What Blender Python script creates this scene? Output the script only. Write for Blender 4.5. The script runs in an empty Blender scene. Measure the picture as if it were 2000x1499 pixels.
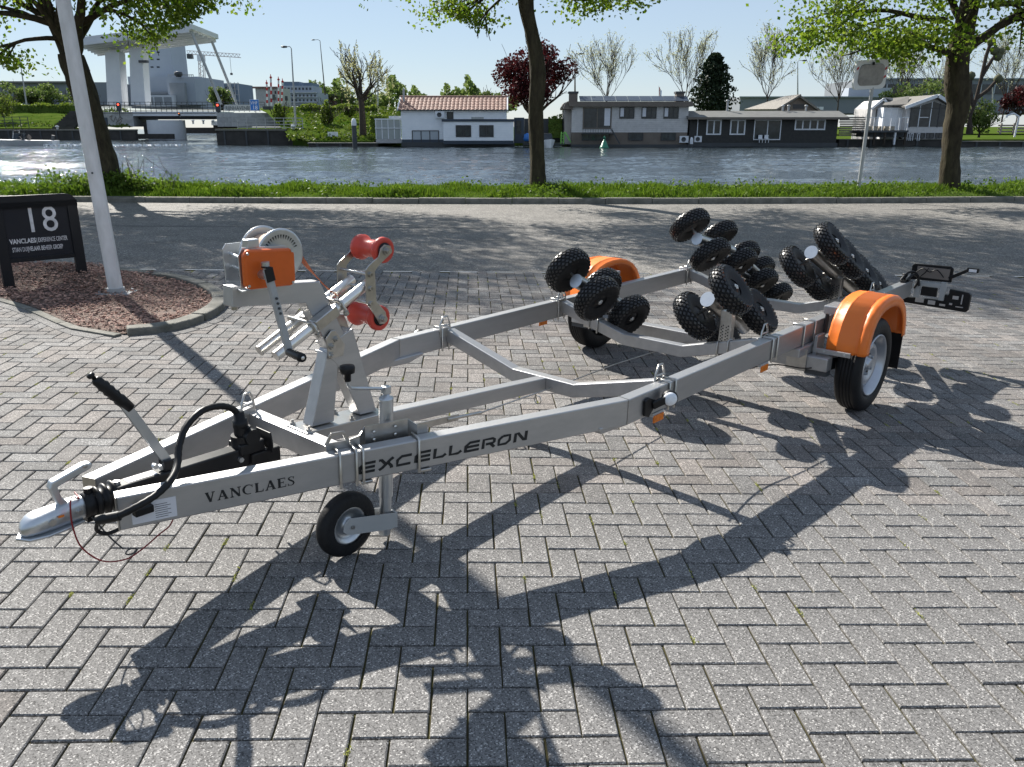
import bpy, bmesh, math, random
import numpy as np
from mathutils import Vector, Matrix, noise
random.seed(7); RNG=np.random.default_rng(11)
S=bpy.context.scene; C=S.collection
R=math.radians
# ------------------------------------------------------------------ camera
F_PX=1623.96; PITCH=17.2258; CAM=Vector((0,0,1.6))
cd=bpy.data.cameras.new('camera'); cam=bpy.data.objects.new('camera',cd); C.objects.link(cam)
cd.sensor_width=36; cd.lens=F_PX/2000*36; cd.clip_end=4000; cd.clip_start=.05
cam.location=CAM; cam.rotation_euler=(R(90-PITCH),0,0); S.camera=cam
# ------------------------------------------------------------------ light
SUN_TRAVEL=Vector((.470,-.645,-.602)).normalized()
w=bpy.data.worlds.new('World'); S.world=w; w.use_nodes=True
nt=w.node_tree; bg=nt.nodes['Background']; sky=nt.nodes.new('ShaderNodeTexSky')
sky.sky_type='NISHITA'; sky.sun_disc=False; sky.sun_elevation=math.asin(-SUN_TRAVEL.z)
sky.sun_rotation=math.atan2(-SUN_TRAVEL.x,-SUN_TRAVEL.y); sky.altitude=0; sky.air_density=1.0; sky.dust_density=.0; sky.ozone_density=2.5
sm_=nt.nodes.new('ShaderNodeMix'); sm_.data_type='RGBA'; sm_.inputs[0].default_value=.5; sm_.inputs[7].default_value=(7.4,8.9,11.2,1)
nt.links.new(sky.outputs[0],sm_.inputs[6]); nt.links.new(sm_.outputs[2],bg.inputs[0]); bg.inputs[1].default_value=.043
sd=bpy.data.lights.new('sun','SUN'); sun=bpy.data.objects.new('sun',sd); C.objects.link(sun)
sd.energy=5.0; sd.angle=R(.53); sd.color=(1,.95,.87)
sun.rotation_euler=SUN_TRAVEL.to_track_quat('-Z','Y').to_euler(); sun.location=(-20,30,30)
S.view_settings.view_transform='Standard'; S.view_settings.look='None'; S.view_settings.exposure=1.04; S.view_settings.gamma=1
try: S.view_settings.use_curve_mapping=False
except Exception: pass
S.render.engine='CYCLES'
# pavement frame (laid on a slight cross fall) -> world
G=Matrix(((.998309,-.050042,.029593,0),(.050068,.998746,-.000121,0),(-.02955,.001603,.999562,0),(0,0,0,1)))
PC=Vector((1.246343,-1.986072,1.595401))
G=Matrix.Translation(CAM)@G@Matrix.Translation(-PC)
def pw(x,y,z=0): return G@Vector((x,y,z))
cp,sp=math.cos(R(PITCH)),math.sin(R(PITCH))
def at(u,v,Y):
    a=(u-1000)/F_PX; b=-(v-749.5)/F_PX
    d=Vector((a, cp+b*sp, -sp+b*cp)); return CAM+d*(Y/d.y)
def X_(u,Y): return at(u,246,Y).x
def Z_(v,Y): return at(1000,v,Y).z
# ------------------------------------------------------------------ materials
MATS={}
def mat(name,col,rough=.6,metal=0,col2=None,scale=5,bump=0,bscale=None,spec=.5,detail=4,island=0,stretch=None,coat=0,trans=0,emit=None):
    m=bpy.data.materials.new(name); m.use_nodes=True; n=m.node_tree.nodes; l=m.node_tree.links; b=n['Principled BSDF']
    b.inputs['Base Color'].default_value=(*col,1); b.inputs['Roughness'].default_value=rough; b.inputs['Metallic'].default_value=metal
    b.inputs['Specular IOR Level'].default_value=spec
    if coat: b.inputs['Coat Weight'].default_value=coat; b.inputs['Coat Roughness'].default_value=.1
    tc=n.new('ShaderNodeTexCoord'); vec=tc.outputs['Object']
    if stretch:
        mp=n.new('ShaderNodeMapping'); mp.inputs['Scale'].default_value=stretch; l.new(vec,mp.inputs[0]); vec=mp.outputs[0]
    out=None
    if col2:
        t=n.new('ShaderNodeTexNoise'); t.inputs['Scale'].default_value=scale; t.inputs['Detail'].default_value=detail; t.inputs['Roughness'].default_value=.65; l.new(vec,t.inputs[0])
        mr=n.new('ShaderNodeMapRange'); mr.inputs[1].default_value=.32; mr.inputs[2].default_value=.68; l.new(t.outputs[0],mr.inputs[0])
        mx=n.new('ShaderNodeMix'); mx.data_type='RGBA'; mx.inputs[6].default_value=(*col,1); mx.inputs[7].default_value=(*col2,1); l.new(mr.outputs[0],mx.inputs[0]); out=mx.outputs[2]
        rr=n.new('ShaderNodeMapRange'); rr.inputs[3].default_value=rough*.85; rr.inputs[4].default_value=min(1,rough*1.2); l.new(t.outputs[0],rr.inputs[0]); l.new(rr.outputs[0],b.inputs['Roughness'])
    if island:
        g=n.new('ShaderNodeNewGeometry'); h=n.new('ShaderNodeHueSaturation'); v=n.new('ShaderNodeMapRange'); v.inputs[3].default_value=1-island; v.inputs[4].default_value=1+island
        l.new(g.outputs['Random Per Island'],v.inputs[0]); l.new(v.outputs[0],h.inputs['Value'])
        if out: l.new(out,h.inputs['Color'])
        else: h.inputs['Color'].default_value=(*col,1)
        out=h.outputs[0]
    if out: l.new(out,b.inputs['Base Color'])
    if bump:
        t2=n.new('ShaderNodeTexNoise'); t2.inputs['Scale'].default_value=bscale or scale*4; t2.inputs['Detail'].default_value=5; l.new(vec,t2.inputs[0])
        bp=n.new('ShaderNodeBump'); bp.inputs['Strength'].default_value=bump; bp.inputs['Distance'].default_value=.02; l.new(t2.outputs[0],bp.inputs['Height']); l.new(bp.outputs[0],b.inputs['Normal'])
    if emit: b.inputs['Emission Color'].default_value=(*emit[:3],1); b.inputs['Emission Strength'].default_value=emit[3]
    MATS[name]=m; return m
def leafmat(name,c1,c2,tr=.35):
    m=bpy.data.materials.new(name); m.use_nodes=True; n=m.node_tree.nodes; l=m.node_tree.links
    b=n['Principled BSDF']; b.inputs['Roughness'].default_value=.6; b.inputs['Specular IOR Level'].default_value=.12
    g=n.new('ShaderNodeNewGeometry'); mx=n.new('ShaderNodeMix'); mx.data_type='RGBA'; mx.inputs[6].default_value=(*c1,1); mx.inputs[7].default_value=(*c2,1)
    l.new(g.outputs['Random Per Island'],mx.inputs[0]); l.new(mx.outputs[2],b.inputs['Base Color'])
    t=n.new('ShaderNodeBsdfTranslucent'); hs=n.new('ShaderNodeHueSaturation'); hs.inputs['Value'].default_value=1.6; hs.inputs['Saturation'].default_value=1.1; l.new(mx.outputs[2],hs.inputs['Color']); l.new(hs.outputs[0],t.inputs[0])
    ms=n.new('ShaderNodeMixShader'); ms.inputs[0].default_value=tr; l.new(b.outputs[0],ms.inputs[1]); l.new(t.outputs[0],ms.inputs[2]); l.new(ms.outputs[0],n['Material Output'].inputs[0])
    return m
def speckle(name,base,dark,light,vs=150,joint=None,isl=.1,rough=.85):
    """concrete with washed-out aggregate: dark and pale grains"""
    m=bpy.data.materials.new(name); m.use_nodes=True; n=m.node_tree.nodes; l=m.node_tree.links; b=n['Principled BSDF']
    b.inputs['Roughness'].default_value=rough; b.inputs['Specular IOR Level'].default_value=.3
    tc=n.new('ShaderNodeTexCoord')
    v=n.new('ShaderNodeTexVoronoi'); v.inputs['Scale'].default_value=vs; l.new(tc.outputs['Object'],v.inputs[0])
    sx=n.new('ShaderNodeSeparateColor'); l.new(v.outputs['Color'],sx.inputs[0])
    r=n.new('ShaderNodeValToRGB'); e=r.color_ramp.elements; e[0].position=0; e[0].color=(*dark,1); e[1].position=1; e[1].color=(*light,1)
    a=r.color_ramp.elements.new(.2); a.color=(*[x*.78 for x in base],1); a=r.color_ramp.elements.new(.5); a.color=(*base,1); a=r.color_ramp.elements.new(.9); a.color=(*[x*1.35 for x in base],1); a=r.color_ramp.elements.new(.955); a.color=(*light,1)
    l.new(sx.outputs[0],r.inputs[0])
    nz=n.new('ShaderNodeTexNoise'); nz.inputs['Scale'].default_value=1.6; nz.inputs['Detail'].default_value=11; nz.inputs['Roughness'].default_value=.72; l.new(tc.outputs['Object'],nz.inputs[0])
    mr=n.new('ShaderNodeMapRange'); mr.inputs[1].default_value=.32; mr.inputs[2].default_value=.68; mr.inputs[3].default_value=.78; mr.inputs[4].default_value=1.22; l.new(nz.outputs[0],mr.inputs[0])
    g=n.new('ShaderNodeNewGeometry'); mi=n.new('ShaderNodeMapRange'); mi.inputs[3].default_value=1-isl; mi.inputs[4].default_value=1+isl; l.new(g.outputs['Random Per Island'],mi.inputs[0])
    mm=n.new('ShaderNodeMath'); mm.operation='MULTIPLY'; l.new(mr.outputs[0],mm.inputs[0]); l.new(mi.outputs[0],mm.inputs[1])
    wn=n.new('ShaderNodeTexWhiteNoise'); wn.noise_dimensions='1D'; l.new(g.outputs['Random Per Island'],wn.inputs['W']); tm_=n.new('ShaderNodeMix'); tm_.data_type='RGBA'; tm_.blend_type='MULTIPLY'; tm_.inputs[0].default_value=1 if isl else 0
    cr_=n.new('ShaderNodeValToRGB'); cr_.color_ramp.elements[0].color=(.97,.99,1.02,1); cr_.color_ramp.elements[1].color=(1.05,.985,.96,1); l.new(wn.outputs[0],cr_.inputs[0]); l.new(r.outputs[0],tm_.inputs[6]); l.new(cr_.outputs[0],tm_.inputs[7])
    h=n.new('ShaderNodeHueSaturation'); l.new(tm_.outputs[2],h.inputs['Color']); l.new(mm.outputs[0],h.inputs['Value']); l.new(h.outputs[0],b.inputs['Base Color'])
    bp=n.new('ShaderNodeBump'); bp.inputs['Strength'].default_value=.5; bp.inputs['Distance'].default_value=.004; l.new(sx.outputs[1],bp.inputs['Height']); l.new(bp.outputs[0],b.inputs['Normal'])
    return m
M_paver=speckle('paver_concrete',(.155,.15,.143),(.045,.043,.041),(.42,.405,.38),vs=260,isl=.2)
M_asph=speckle('asphalt',(.155,.147,.135),(.055,.053,.05),(.38,.36,.33),vs=80,isl=0)
M_joint=mat('joint_sand',(.06,.05,.036),.95,spec=0,col2=(.075,.072,.03),scale=9,bump=.3)
M_kerb=mat('kerb_concrete',(.2,.19,.165),.9,col2=(.11,.11,.09),scale=6,bump=.4,bscale=60,island=.12)
M_alu=mat('galvanised_aluminium',(.48,.48,.485),.42,.82,col2=(.41,.41,.415),scale=2.5,bump=.09,bscale=60,stretch=(1,7,7),detail=9)
M_zinc=mat('zinc_plate',(.6,.62,.64),.38,.95,col2=(.5,.53,.56),scale=14,bump=.05,bscale=40)
M_steel=mat('stainless_steel',(.55,.54,.52),.3,.95,col2=(.42,.41,.39),scale=20)
M_bright=mat('polished_aluminium',(.85,.83,.78),.3,.9,col2=(.75,.73,.69),scale=8)
M_orange=mat('orange_plastic',(.82,.19,.02),.38,0,col2=(.76,.165,.018),scale=4,bump=.03,bscale=90)
M_orange2=mat('orange_enamel',(.72,.13,.015),.35,0,col2=(.62,.11,.014),scale=9)
M_red=mat('red_rubber',(.62,.075,.05),.38,0,col2=(.54,.06,.042),scale=12,spec=.35)
M_blk=mat('black_plastic',(.006,.006,.007),.42,0,col2=(.012,.012,.013),scale=14,spec=.3)
M_blk2=mat('black_paint',(.006,.0065,.008),.32,0,col2=(.011,.011,.013),scale=9,spec=.4)
M_lug=mat('tread_rubber',(.012,.012,.013),.33,0,col2=(.02,.02,.021),scale=20,spec=.6)
M_tyre=mat('tyre_rubber',(.008,.008,.009),.55,0,col2=(.016,.016,.017),spec=.25,scale=12,bump=.15,bscale=90)
M_rim=mat('silver_rim',(.5,.52,.56),.35,.7,col2=(.42,.44,.48),scale=7)
M_white=mat('white_lens',(.85,.87,.9),.15,0,col2=(.7,.72,.75),scale=60)
M_amber=mat('amber_reflector',(.8,.22,.02),.2,0,col2=(.6,.14,.01),scale=80)
M_label=mat('paper_label',(.7,.7,.74),.5,0,col2=(.62,.63,.68),scale=4)
M_ink=mat('black_ink',(.008,.01,.012),.5,0,col2=(.014,.015,.017),scale=9)
M_webb=mat('webbing',(.55,.36,.25),.8,0,col2=(.66,.48,.36),scale=30)
M_strap=mat('orange_strap',(.7,.17,.03),.6,0,col2=(.3,.07,.03),scale=25)
M_cable=mat('red_cable',(.25,.01,.02),.4,0,col2=(.2,.01,.015),scale=30)
M_pole=mat('pole_paint',(.72,.71,.7),.55,0,col2=(.5,.49,.47),scale=5,bump=.15,bscale=18,stretch=(1,1,.3))
M_sign=mat('sign_black',(.006,.007,.01),.4,0,col2=(.01,.011,.014),scale=3,spec=.25)
M_signp=mat('sign_panel_grey',(.014,.015,.02),.5,0,col2=(.02,.021,.026),scale=3,spec=.2)
M_let=mat('silver_letters',(.75,.75,.78),.5,.1,col2=(.45,.45,.47),scale=9)
M_bark=mat('bark',(.028,.023,.017),.95,0,col2=(.07,.06,.038),spec=.1,scale=9,bump=1.0,bscale=22,stretch=(1,1,.35))
M_barkfar=mat('bark_far',(.075,.062,.05),.9,0,col2=(.045,.036,.03),scale=3,spec=.1)
M_chip=mat('bark_chip',(.42,.26,.2),.85,0,col2=(.2,.105,.08),scale=4,island=.45)
M_soil=mat('soil',(.06,.036,.028),.95,0,col2=(.16,.1,.075),scale=20,bump=.5)
M_grassg=mat('grass_ground',(.055,.09,.02),.95,0,col2=(.09,.13,.03),scale=2,bump=.5,spec=0)
M_fargrass=mat('far_grass',(.035,.07,.01),.95,0,col2=(.085,.115,.024),scale=.35,bump=.6,bscale=1.5,detail=9,spec=0)
M_leafA=leafmat('leaf_spring',(.065,.125,.015),(.2,.26,.045),.38)  # dark green end puts the backlit shading of leaves into their colour
M_leafD=leafmat('leaf_darker',(.055,.1,.018),(.11,.16,.03),.35)
M_grass=leafmat('grass_blade',(.045,.095,.012),(.13,.19,.03),.3)
M_hedge=leafmat('hedge_leaf',(.07,.11,.02),(.15,.19,.04),.3)
M_beech=leafmat('copper_leaf',(.03,.009,.011),(.085,.02,.02),.22)
M_conif=leafmat('conifer_needle',(.012,.022,.012),(.03,.045,.022),.1)
M_birch=leafmat('pale_leaf',(.3,.31,.2),(.45,.47,.33),.3)
M_willow=leafmat('willow_leaf',(.25,.25,.12),(.35,.35,.2),.4)
M_treef=leafmat('far_leaf',(.07,.11,.03),(.14,.18,.06),.3)
def facade(n,c,c2=None,rough=.7,sc=1.2,**k): return mat(n,c,rough,0,col2=c2 or tuple(x*.85 for x in c),scale=sc,**k)
M_wsid=facade('white_siding',(.88,.9,.92),(.8,.83,.86)); M_gsid=facade('grey_siding',(.6,.58,.57),(.48,.47,.46),sc=2.5); M_bsid=facade('dark_siding',(.02,.021,.02),(.045,.043,.038),sc=3)
M_brown=facade('brown_base',(.17,.14,.115)); M_tile=mat('clay_pantile',(.21,.10,.07),.7,0,col2=(.34,.21,.16),scale=5,island=.25)
M_navy=facade('navy_paint',(.03,.045,.07),rough=.4); M_glass=mat('window_glass',(.015,.02,.028),.12,0,col2=(.045,.055,.065),scale=1.2,spec=.35)
M_wframe=facade('white_frame',(.75,.77,.8)); M_dframe=facade('dark_frame',(.03,.03,.035),rough=.4); M_roofd=facade('roof_felt',(.15,.15,.14),(.11,.11,.105)); M_roofs=facade('shingle_roof',(.2,.185,.16),(.14,.13,.115),sc=4)
M_quay=facade('quay_wall',(.06,.055,.05),(.035,.033,.03),rough=.9,sc=.8); M_block=mat('block_masonry',(.42,.42,.42),.8,0,col2=(.33,.33,.33),scale=2,island=.12)
M_conc=facade('pale_concrete',(.66,.68,.7),(.56,.58,.61),sc=.2); M_concd=facade('dark_concrete',(.3,.32,.34),sc=.3); M_dk=facade('dark_steel',(.05,.055,.06),rough=.5)  # M_concd: darker grey concrete for factory blocks and doors
M_bldg=facade('grey_cladding',(.36,.4,.45),(.32,.36,.41),sc=.1); M_bldb=facade('blue_cladding',(.16,.22,.3),sc=.1); M_brick=facade('red_brick',(.2,.12,.1),(.15,.09,.08),sc=.6)
M_ware=facade('warehouse_grey',(.2,.22,.25),(.17,.19,.22),sc=.1); M_wood=mat('weathered_planks',(.3,.27,.22),.9,0,col2=(.18,.16,.13),scale=3,island=.2)
M_green=facade('buoy_green',(.03,.22,.13),rough=.4); M_blue=facade('sign_blue',(.02,.16,.5),rough=.4); M_redw=facade('barrier_red',(.5,.04,.04)); M_wht=facade('white_paint',(.75,.76,.77),rough=.45)
M_galv=facade('galvanised_post',(.4,.41,.41),rough=.5,sc=3)
M_lampred=mat('red_signal',(.6,.02,.02),.3,0,emit=(1,.06,.03,2.5)); M_lampamb=mat('amber_signal',(.6,.2,.02),.3,0,emit=(1,.25,.05,1.2))
M_mirror=mat('old_mirror',(.33,.33,.33),.32,.6,col2=(.2,.2,.2),scale=4)
M_moss=leafmat('moss',(.25,.28,.06),(.4,.4,.12),.2)
def glassy_water():
    m=bpy.data.materials.new('river_water'); m.use_nodes=True; n=m.node_tree.nodes; l=m.node_tree.links; b=n['Principled BSDF']
    b.inputs['Base Color'].default_value=(.028,.038,.042,1); b.inputs['Roughness'].default_value=.06; b.inputs['IOR'].default_value=1.33
    tc=n.new('ShaderNodeTexCoord'); prev=None
    for sc,st,dist,sy in ((3.5,.7,.09,1.4),(11,.6,.02,1.2)):
        mp=n.new('ShaderNodeMapping'); mp.inputs['Scale'].default_value=(1,sy,1); mp.inputs['Rotation'].default_value=(0,0,R(8*sc)); l.new(tc.outputs['Object'],mp.inputs[0])
        t=n.new('ShaderNodeTexNoise'); t.inputs['Scale'].default_value=sc; t.inputs['Detail'].default_value=4; t.inputs['Distortion'].default_value=.6; l.new(mp.outputs[0],t.inputs[0])
        bp=n.new('ShaderNodeBump'); bp.inputs['Strength'].default_value=st; bp.inputs['Distance'].default_value=dist; l.new(t.outputs[0],bp.inputs['Height'])
        if prev: l.new(prev.outputs[0],bp.inputs['Normal'])
        prev=bp
    l.new(prev.outputs[0],b.inputs['Normal']); return m
M_water=glassy_water()
# ------------------------------------------------------------------ mesh helpers
def tag(o,label=None,cat=None,group=None,kind=None):
    if label: o['label']=label
    if cat: o['category']=cat
    if group: o['group']=group
    if kind: o['kind']=kind
    return o
def link(name,me,parent=None,mats=()):
    for m in mats: me.materials.append(m)
    o=bpy.data.objects.new(name,me); C.objects.link(o)
    if parent: o.parent=parent
    return o
class MB:
    def __init__(s): s.v=[]; s.f=[]; s.m=[]; s.sm=[]; s.cur=0; s.smooth=False
    def add(s,vs,fs):
        k=len(s.v); s.v.extend([tuple(x) for x in vs])
        for f in fs: s.f.append([i+k for i in f]); s.m.append(s.cur); s.sm.append(s.smooth)
        return s
    def mi(s,i): s.cur=i; return s
    def box(s,a,b,M=None):
        x0,y0,z0=a; x1,y1,z1=b
        vs=[(x0,y0,z0),(x1,y0,z0),(x1,y1,z0),(x0,y1,z0),(x0,y0,z1),(x1,y0,z1),(x1,y1,z1),(x0,y1,z1)]
        if M: vs=[M@Vector(v) for v in vs]
        return s.add(vs,[(0,3,2,1),(4,5,6,7),(0,1,5,4),(1,2,6,5),(2,3,7,6),(3,0,4,7)])
    def bar(s,p,q,w,h,up=(0,0,1)):
        p=Vector(p);q=Vector(q); d=(q-p).normalized(); u=Vector(up); sd=d.cross(u)
        if sd.length<1e-4: sd=d.cross(Vector((0,1,0)))
        sd.normalize(); u=sd.cross(d)
        vs=[]
        for P in (p,q):
            for a,b in ((-1,-1),(1,-1),(1,1),(-1,1)): vs.append(P+sd*a*w/2+u*b*h/2)
        return s.add(vs,[(3,2,1,0),(4,5,6,7),(0,1,5,4),(1,2,6,5),(2,3,7,6),(3,0,4,7)])
    def prism(s,poly,f0,f1):
        """poly: list of 2D points, f0/f1 map (a,b)->3D for the two caps"""
        n=len(poly); vs=[f0(*p) for p in poly]+[f1(*p) for p in poly]
        fs=[list(range(n))[::-1],list(range(n,2*n))]+[(i,(i+1)%n,n+(i+1)%n,n+i) for i in range(n)]
        return s.add(vs,fs)
    def tube(s,pts,r,n=8,caps=True):
        pts=[Vector(p) for p in pts]; rs=r if isinstance(r,(list,tuple)) else [r]*len(pts)
        rings=[]; t=(pts[1]-pts[0]).normalized(); ref=Vector((0,0,1)) if abs(t.z)<.9 else Vector((1,0,0))
        a=t.cross(ref).normalized()
        for i,p in enumerate(pts):
            if i==0: t=(pts[1]-p)
            elif i==len(pts)-1: t=(p-pts[i-1])
            else: t=(pts[i+1]-p).normalized()+(p-pts[i-1]).normalized()
            t.normalize(); a=(a-t*a.dot(t)).normalized(); b=t.cross(a)
            rings.append([p+(a*math.cos(k*2*math.pi/n)+b*math.sin(k*2*math.pi/n))*rs[i] for k in range(n)])
        vs=[v for r_ in rings for v in r_]; fs=[]
        for i in range(len(pts)-1):
            for k in range(n): fs.append((i*n+k,i*n+(k+1)%n,(i+1)*n+(k+1)%n,(i+1)*n+k))
        sm=s.smooth; s.smooth=True; s.add(vs,fs); s.smooth=sm
        if caps: s.add(rings[0][::-1],[list(range(n))]); s.add(rings[-1],[list(range(n))])
        return s
    def lathe(s,o,ax,prof,n=24,ph=0,smooth=True):
        """prof: list of (along,radius)"""
        o=Vector(o); ax=Vector(ax).normalized(); ref=Vector((0,0,1)) if abs(ax.z)<.9 else Vector((1,0,0)); a=ax.cross(ref).normalized(); b=ax.cross(a)
        vs=[];m=len(prof)
        for al,r in prof:
            for k in range(n):
                th=ph+k*2*math.pi/n; vs.append(o+ax*al+(a*math.cos(th)+b*math.sin(th))*max(r,1e-4))
        fs=[(i*n+k,i*n+(k+1)%n,(i+1)*n+(k+1)%n,(i+1)*n+k) for i in range(m-1) for k in range(n)]
        sm=s.smooth; s.smooth=smooth; s.add(vs,fs); s.smooth=sm; return s
    def cyl(s,p,q,r,r2=None,n=16): return s.tube([p,q],[r,r if r2 is None else r2],n)
    def grid(s,rows,closed=False):
        n=len(rows[0]); vs=[v for r_ in rows for v in r_]; fs=[]
        for i in range(len(rows)-1):
            for k in range(n-1 if not closed else n): fs.append((i*n+k,i*n+(k+1)%n,(i+1)*n+(k+1)%n,(i+1)*n+k))
        return s.add(vs,fs)
    def mesh(s,name):
        me=bpy.data.meshes.new(name); me.from_pydata(s.v,[],s.f); me.polygons.foreach_set('material_index',s.m); me.polygons.foreach_set('use_smooth',s.sm); me.update(); return me
    def build(s,name,mats,parent=None,bevel=0,seg=2):
        if not isinstance(mats,(list,tuple)): mats=[mats]
        o=link(name,s.mesh(name),parent,mats)
        bm=bmesh.new(); bm.from_mesh(o.data); bmesh.ops.recalc_face_normals(bm,faces=bm.faces); bm.to_mesh(o.data); bm.free()
        if bevel:
            b=o.modifiers.new('bevel','BEVEL'); b.width=bevel; b.segments=seg; b.limit_method='ANGLE'; b.angle_limit=R(40); b.harden_normals=False
        return o
def empty(name,label=None,cat=None,group=None,M=None,parent=None):
    o=bpy.data.objects.new(name,None); o.empty_display_size=.1; C.objects.link(o)
    if M is not None: o.matrix_world=M
    if parent: o.parent=parent
    tag(o,label,cat,group); return o
def bulk(name,V,mat_,parent=None,k=4):
    """V: (n,k,3) array of separate k-gons"""
    n=len(V); me=bpy.data.meshes.new(name); me.vertices.add(n*k); me.vertices.foreach_set('co',V.reshape(-1).astype(np.float32))
    me.loops.add(n*k); me.loops.foreach_set('vertex_index',np.arange(n*k,dtype=np.int32)); me.polygons.add(n); me.polygons.foreach_set('loop_start',np.arange(0,n*k,k,dtype=np.int32)); me.polygons.foreach_set('loop_total',np.full(n,k,dtype=np.int32)); me.update(calc_edges=True); me.validate()
    return link(name,me,parent,[mat_])
def leaves(P,size,droop=.3,aspect=.75,rng=RNG):
    """leaf-shaped quads (kite) at points P (n,3)"""
    n=len(P); a=rng.normal(size=(n,3)); a[:,2]-=droop; a/=np.linalg.norm(a,axis=1)[:,None]; b=rng.normal(size=(n,3)); b-=a*(a*b).sum(1)[:,None]; b/=np.linalg.norm(b,axis=1)[:,None]
    sz=(size*(.6+.8*rng.random(n)))[:,None]
    return np.stack([P-a*sz*.5,P+b*sz*.5*aspect,P+a*sz*.5,P-b*sz*.5*aspect],1)
def text(s,size,M,m,parent,name='lettering',ext=.0008,align='LEFT',sx=1,bold=0):
    c=bpy.data.curves.new(name,'FONT'); c.body=s; c.size=size; c.extrude=ext; c.align_x=align; c.offset=bold; c.resolution_u=3
    t=bpy.data.objects.new(name,c); C.objects.link(t); bpy.context.view_layer.update()
    me=bpy.data.meshes.new_from_object(t.evaluated_get(bpy.context.evaluated_depsgraph_get())); bpy.data.objects.remove(t); me.name=name
    me.transform(M@Matrix.Diagonal((sx,1,1,1))); me.materials.clear(); return link(name,me,parent,[m])
def frameM(o,x,y):
    x=Vector(x).normalized(); y=Vector(y).normalized(); z=x.cross(y).normalized(); y=z.cross(x)
    M=Matrix((x,y,z)).transposed().to_4x4(); M.translation=Vector(o); return M
def strokes(glyphs,txt,h,gap,M,m,parent,name,depth=.001):
    mb=MB(); x=0
    for ch in txt:
        wd,sts=glyphs[ch]
        for pts,ws in sts:
            L=[];Rr=[]
            for i,p in enumerate(pts):
                p=Vector(p); a=Vector(pts[max(i-1,0)]); b=Vector(pts[min(i+1,len(pts)-1)]); d=(b-a).normalized(); nn=Vector((-d.y,d.x)); wv=ws[i] if isinstance(ws,(list,tuple)) else ws
                L.append(p+nn*wv/2); Rr.append(p-nn*wv/2)
            for i in range(len(pts)-1):
                q=[L[i],L[i+1],Rr[i+1],Rr[i]]
                mb.prism([((x+a.x)*h,a.y*h) for a in q],lambda a,b:M@Vector((a,b,0)),lambda a,b:M@Vector((a,b,depth)))
        x+=wd+gap
    return mb.build(name,m,parent),x*h
# ================================================================== GROUND
W=.1055
def bound(x): return 7.33+.075*x          # pavement frame: where pavers stop and asphalt begins
mb=MB(); xs=[-40,-20,-12,-8,-4,0,4,8,12,20,45]
mb.grid([[ (x,-30,-.009) for x in xs],[(x,-6,-.009) for x in xs],[(x,bound(x),-.009) for x in xs]])
pav=mb.build('pavement',M_joint); tag(pav,kind='structure'); pav.matrix_world=G
# island outline (pavement frame)
ISL=[(-6.5,7.2),(-3.9,6.35),(-3.05,5.62),(-2.453,5.163),(-1.766,4.465),(-1.33,4.26),(-1.12,4.42),(-.99,4.75),(-.95,5.19),(-1.05,5.68),(-1.3,6.09),(-1.7,6.56),(-2.18,6.88),(-3.2,7.25),(-4.5,7.75),(-6.5,8.1)]
def inside(x,y,poly):
    c=False; n=len(poly)
    for i in range(n):
        x1,y1=poly[i]; x2,y2=poly[(i+1)%n]
        if (y1>y)!=(y2>y) and x<(x2-x1)*(y-y1)/(y2-y1)+x1: c=not c
    return c
def proj(P):
    d=P-CAM; z=d.y*cp-d.z*sp; 
    if z<.1: return None
    return 1000+F_PX*d.x/z, 749.5-F_PX*(d.y*sp+d.z*cp)/z, z
pv=[]
for r in range(-19,78):
    for u in range(-95,140):
        if (u+r)%4==0 or False: pass
        for kind in ('H','V'):
            if kind=='H' and (u+r)%4==0: x0,y0,x1,y1=u,r,u+2,r+1
            elif kind=='V' and (u+r+1)%4==0: x0,y0,x1,y1=u,r-1,u+1,r+1
            else: continue
            cx_,cy_=(x0+x1)/2*W,(y0+y1)/2*W
            if cy_>bound(cx_)-.04 or inside(cx_,cy_,ISL): continue
            q=proj(pw(cx_,cy_,0))
            if not q or not(-500<q[0]<2500 and 300<q[1]<2000): continue
            pv.append((q[2],x0*W,y0*W,x1*W,y1*W))
pv.sort()
def paver_mesh(lx,ly,k):
    rr=random.Random(k); g=.0027+rr.random()*.0012; c=.0035; hx,hy=lx/2-g,ly/2-g; mb=MB()
    j=lambda:rr.uniform(-.0012,.0012)
    b=[(-hx,-hy),(hx,-hy),(hx,hy),(-hx,hy)]; t=[(x-math.copysign(c,x)+j(),y-math.copysign(c,y)+j()) for x,y in b]
    mb.add([(x,y,-.05) for x,y in b]+[(x,y,-.003) for x,y in b]+[(x,y,0) for x,y in t],[(8,9,10,11)]+[(i,(i+1)%4,4+(i+1)%4,4+i) for i in range(4)]+[(4+i,4+(i+1)%4,8+(i+1)%4,8+i) for i in range(4)])
    return mb
PM=[]
for k in range(6):
    me=paver_mesh(2*W,W,k).mesh('paver'); me.materials.append(M_paver); PM.append(me)
PMv=[]
for k in range(6):
    me=paver_mesh(W,2*W,k+9).mesh('paver'); me.materials.append(M_paver); PMv.append(me)
vis=[p for p in pv if (lambda q: -20<q[0]<2020 and 400<q[1]<1560)(proj(pw((p[1]+p[3])/2,(p[2]+p[4])/2)))]
near=set(vis[:300]); rest=[p for p in pv if p not in near]
for p in near:
    hor=(p[3]-p[1])>(p[4]-p[2]); o=bpy.data.objects.new('paver',random.choice(PM if hor else PMv)); C.objects.link(o); o.parent=pav
    o.location=((p[1]+p[3])/2+random.uniform(-.0012,.0012),(p[2]+p[4])/2+random.uniform(-.0012,.0012),random.uniform(-.0012,.0008)); o.rotation_euler=(random.gauss(0,.0028),random.gauss(0,.0028),random.gauss(0,.005))
mb=MB(); bases=[paver_mesh(2*W,W,k) for k in range(4)]; basev=[paver_mesh(W,2*W,k+9) for k in range(4)]
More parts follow.
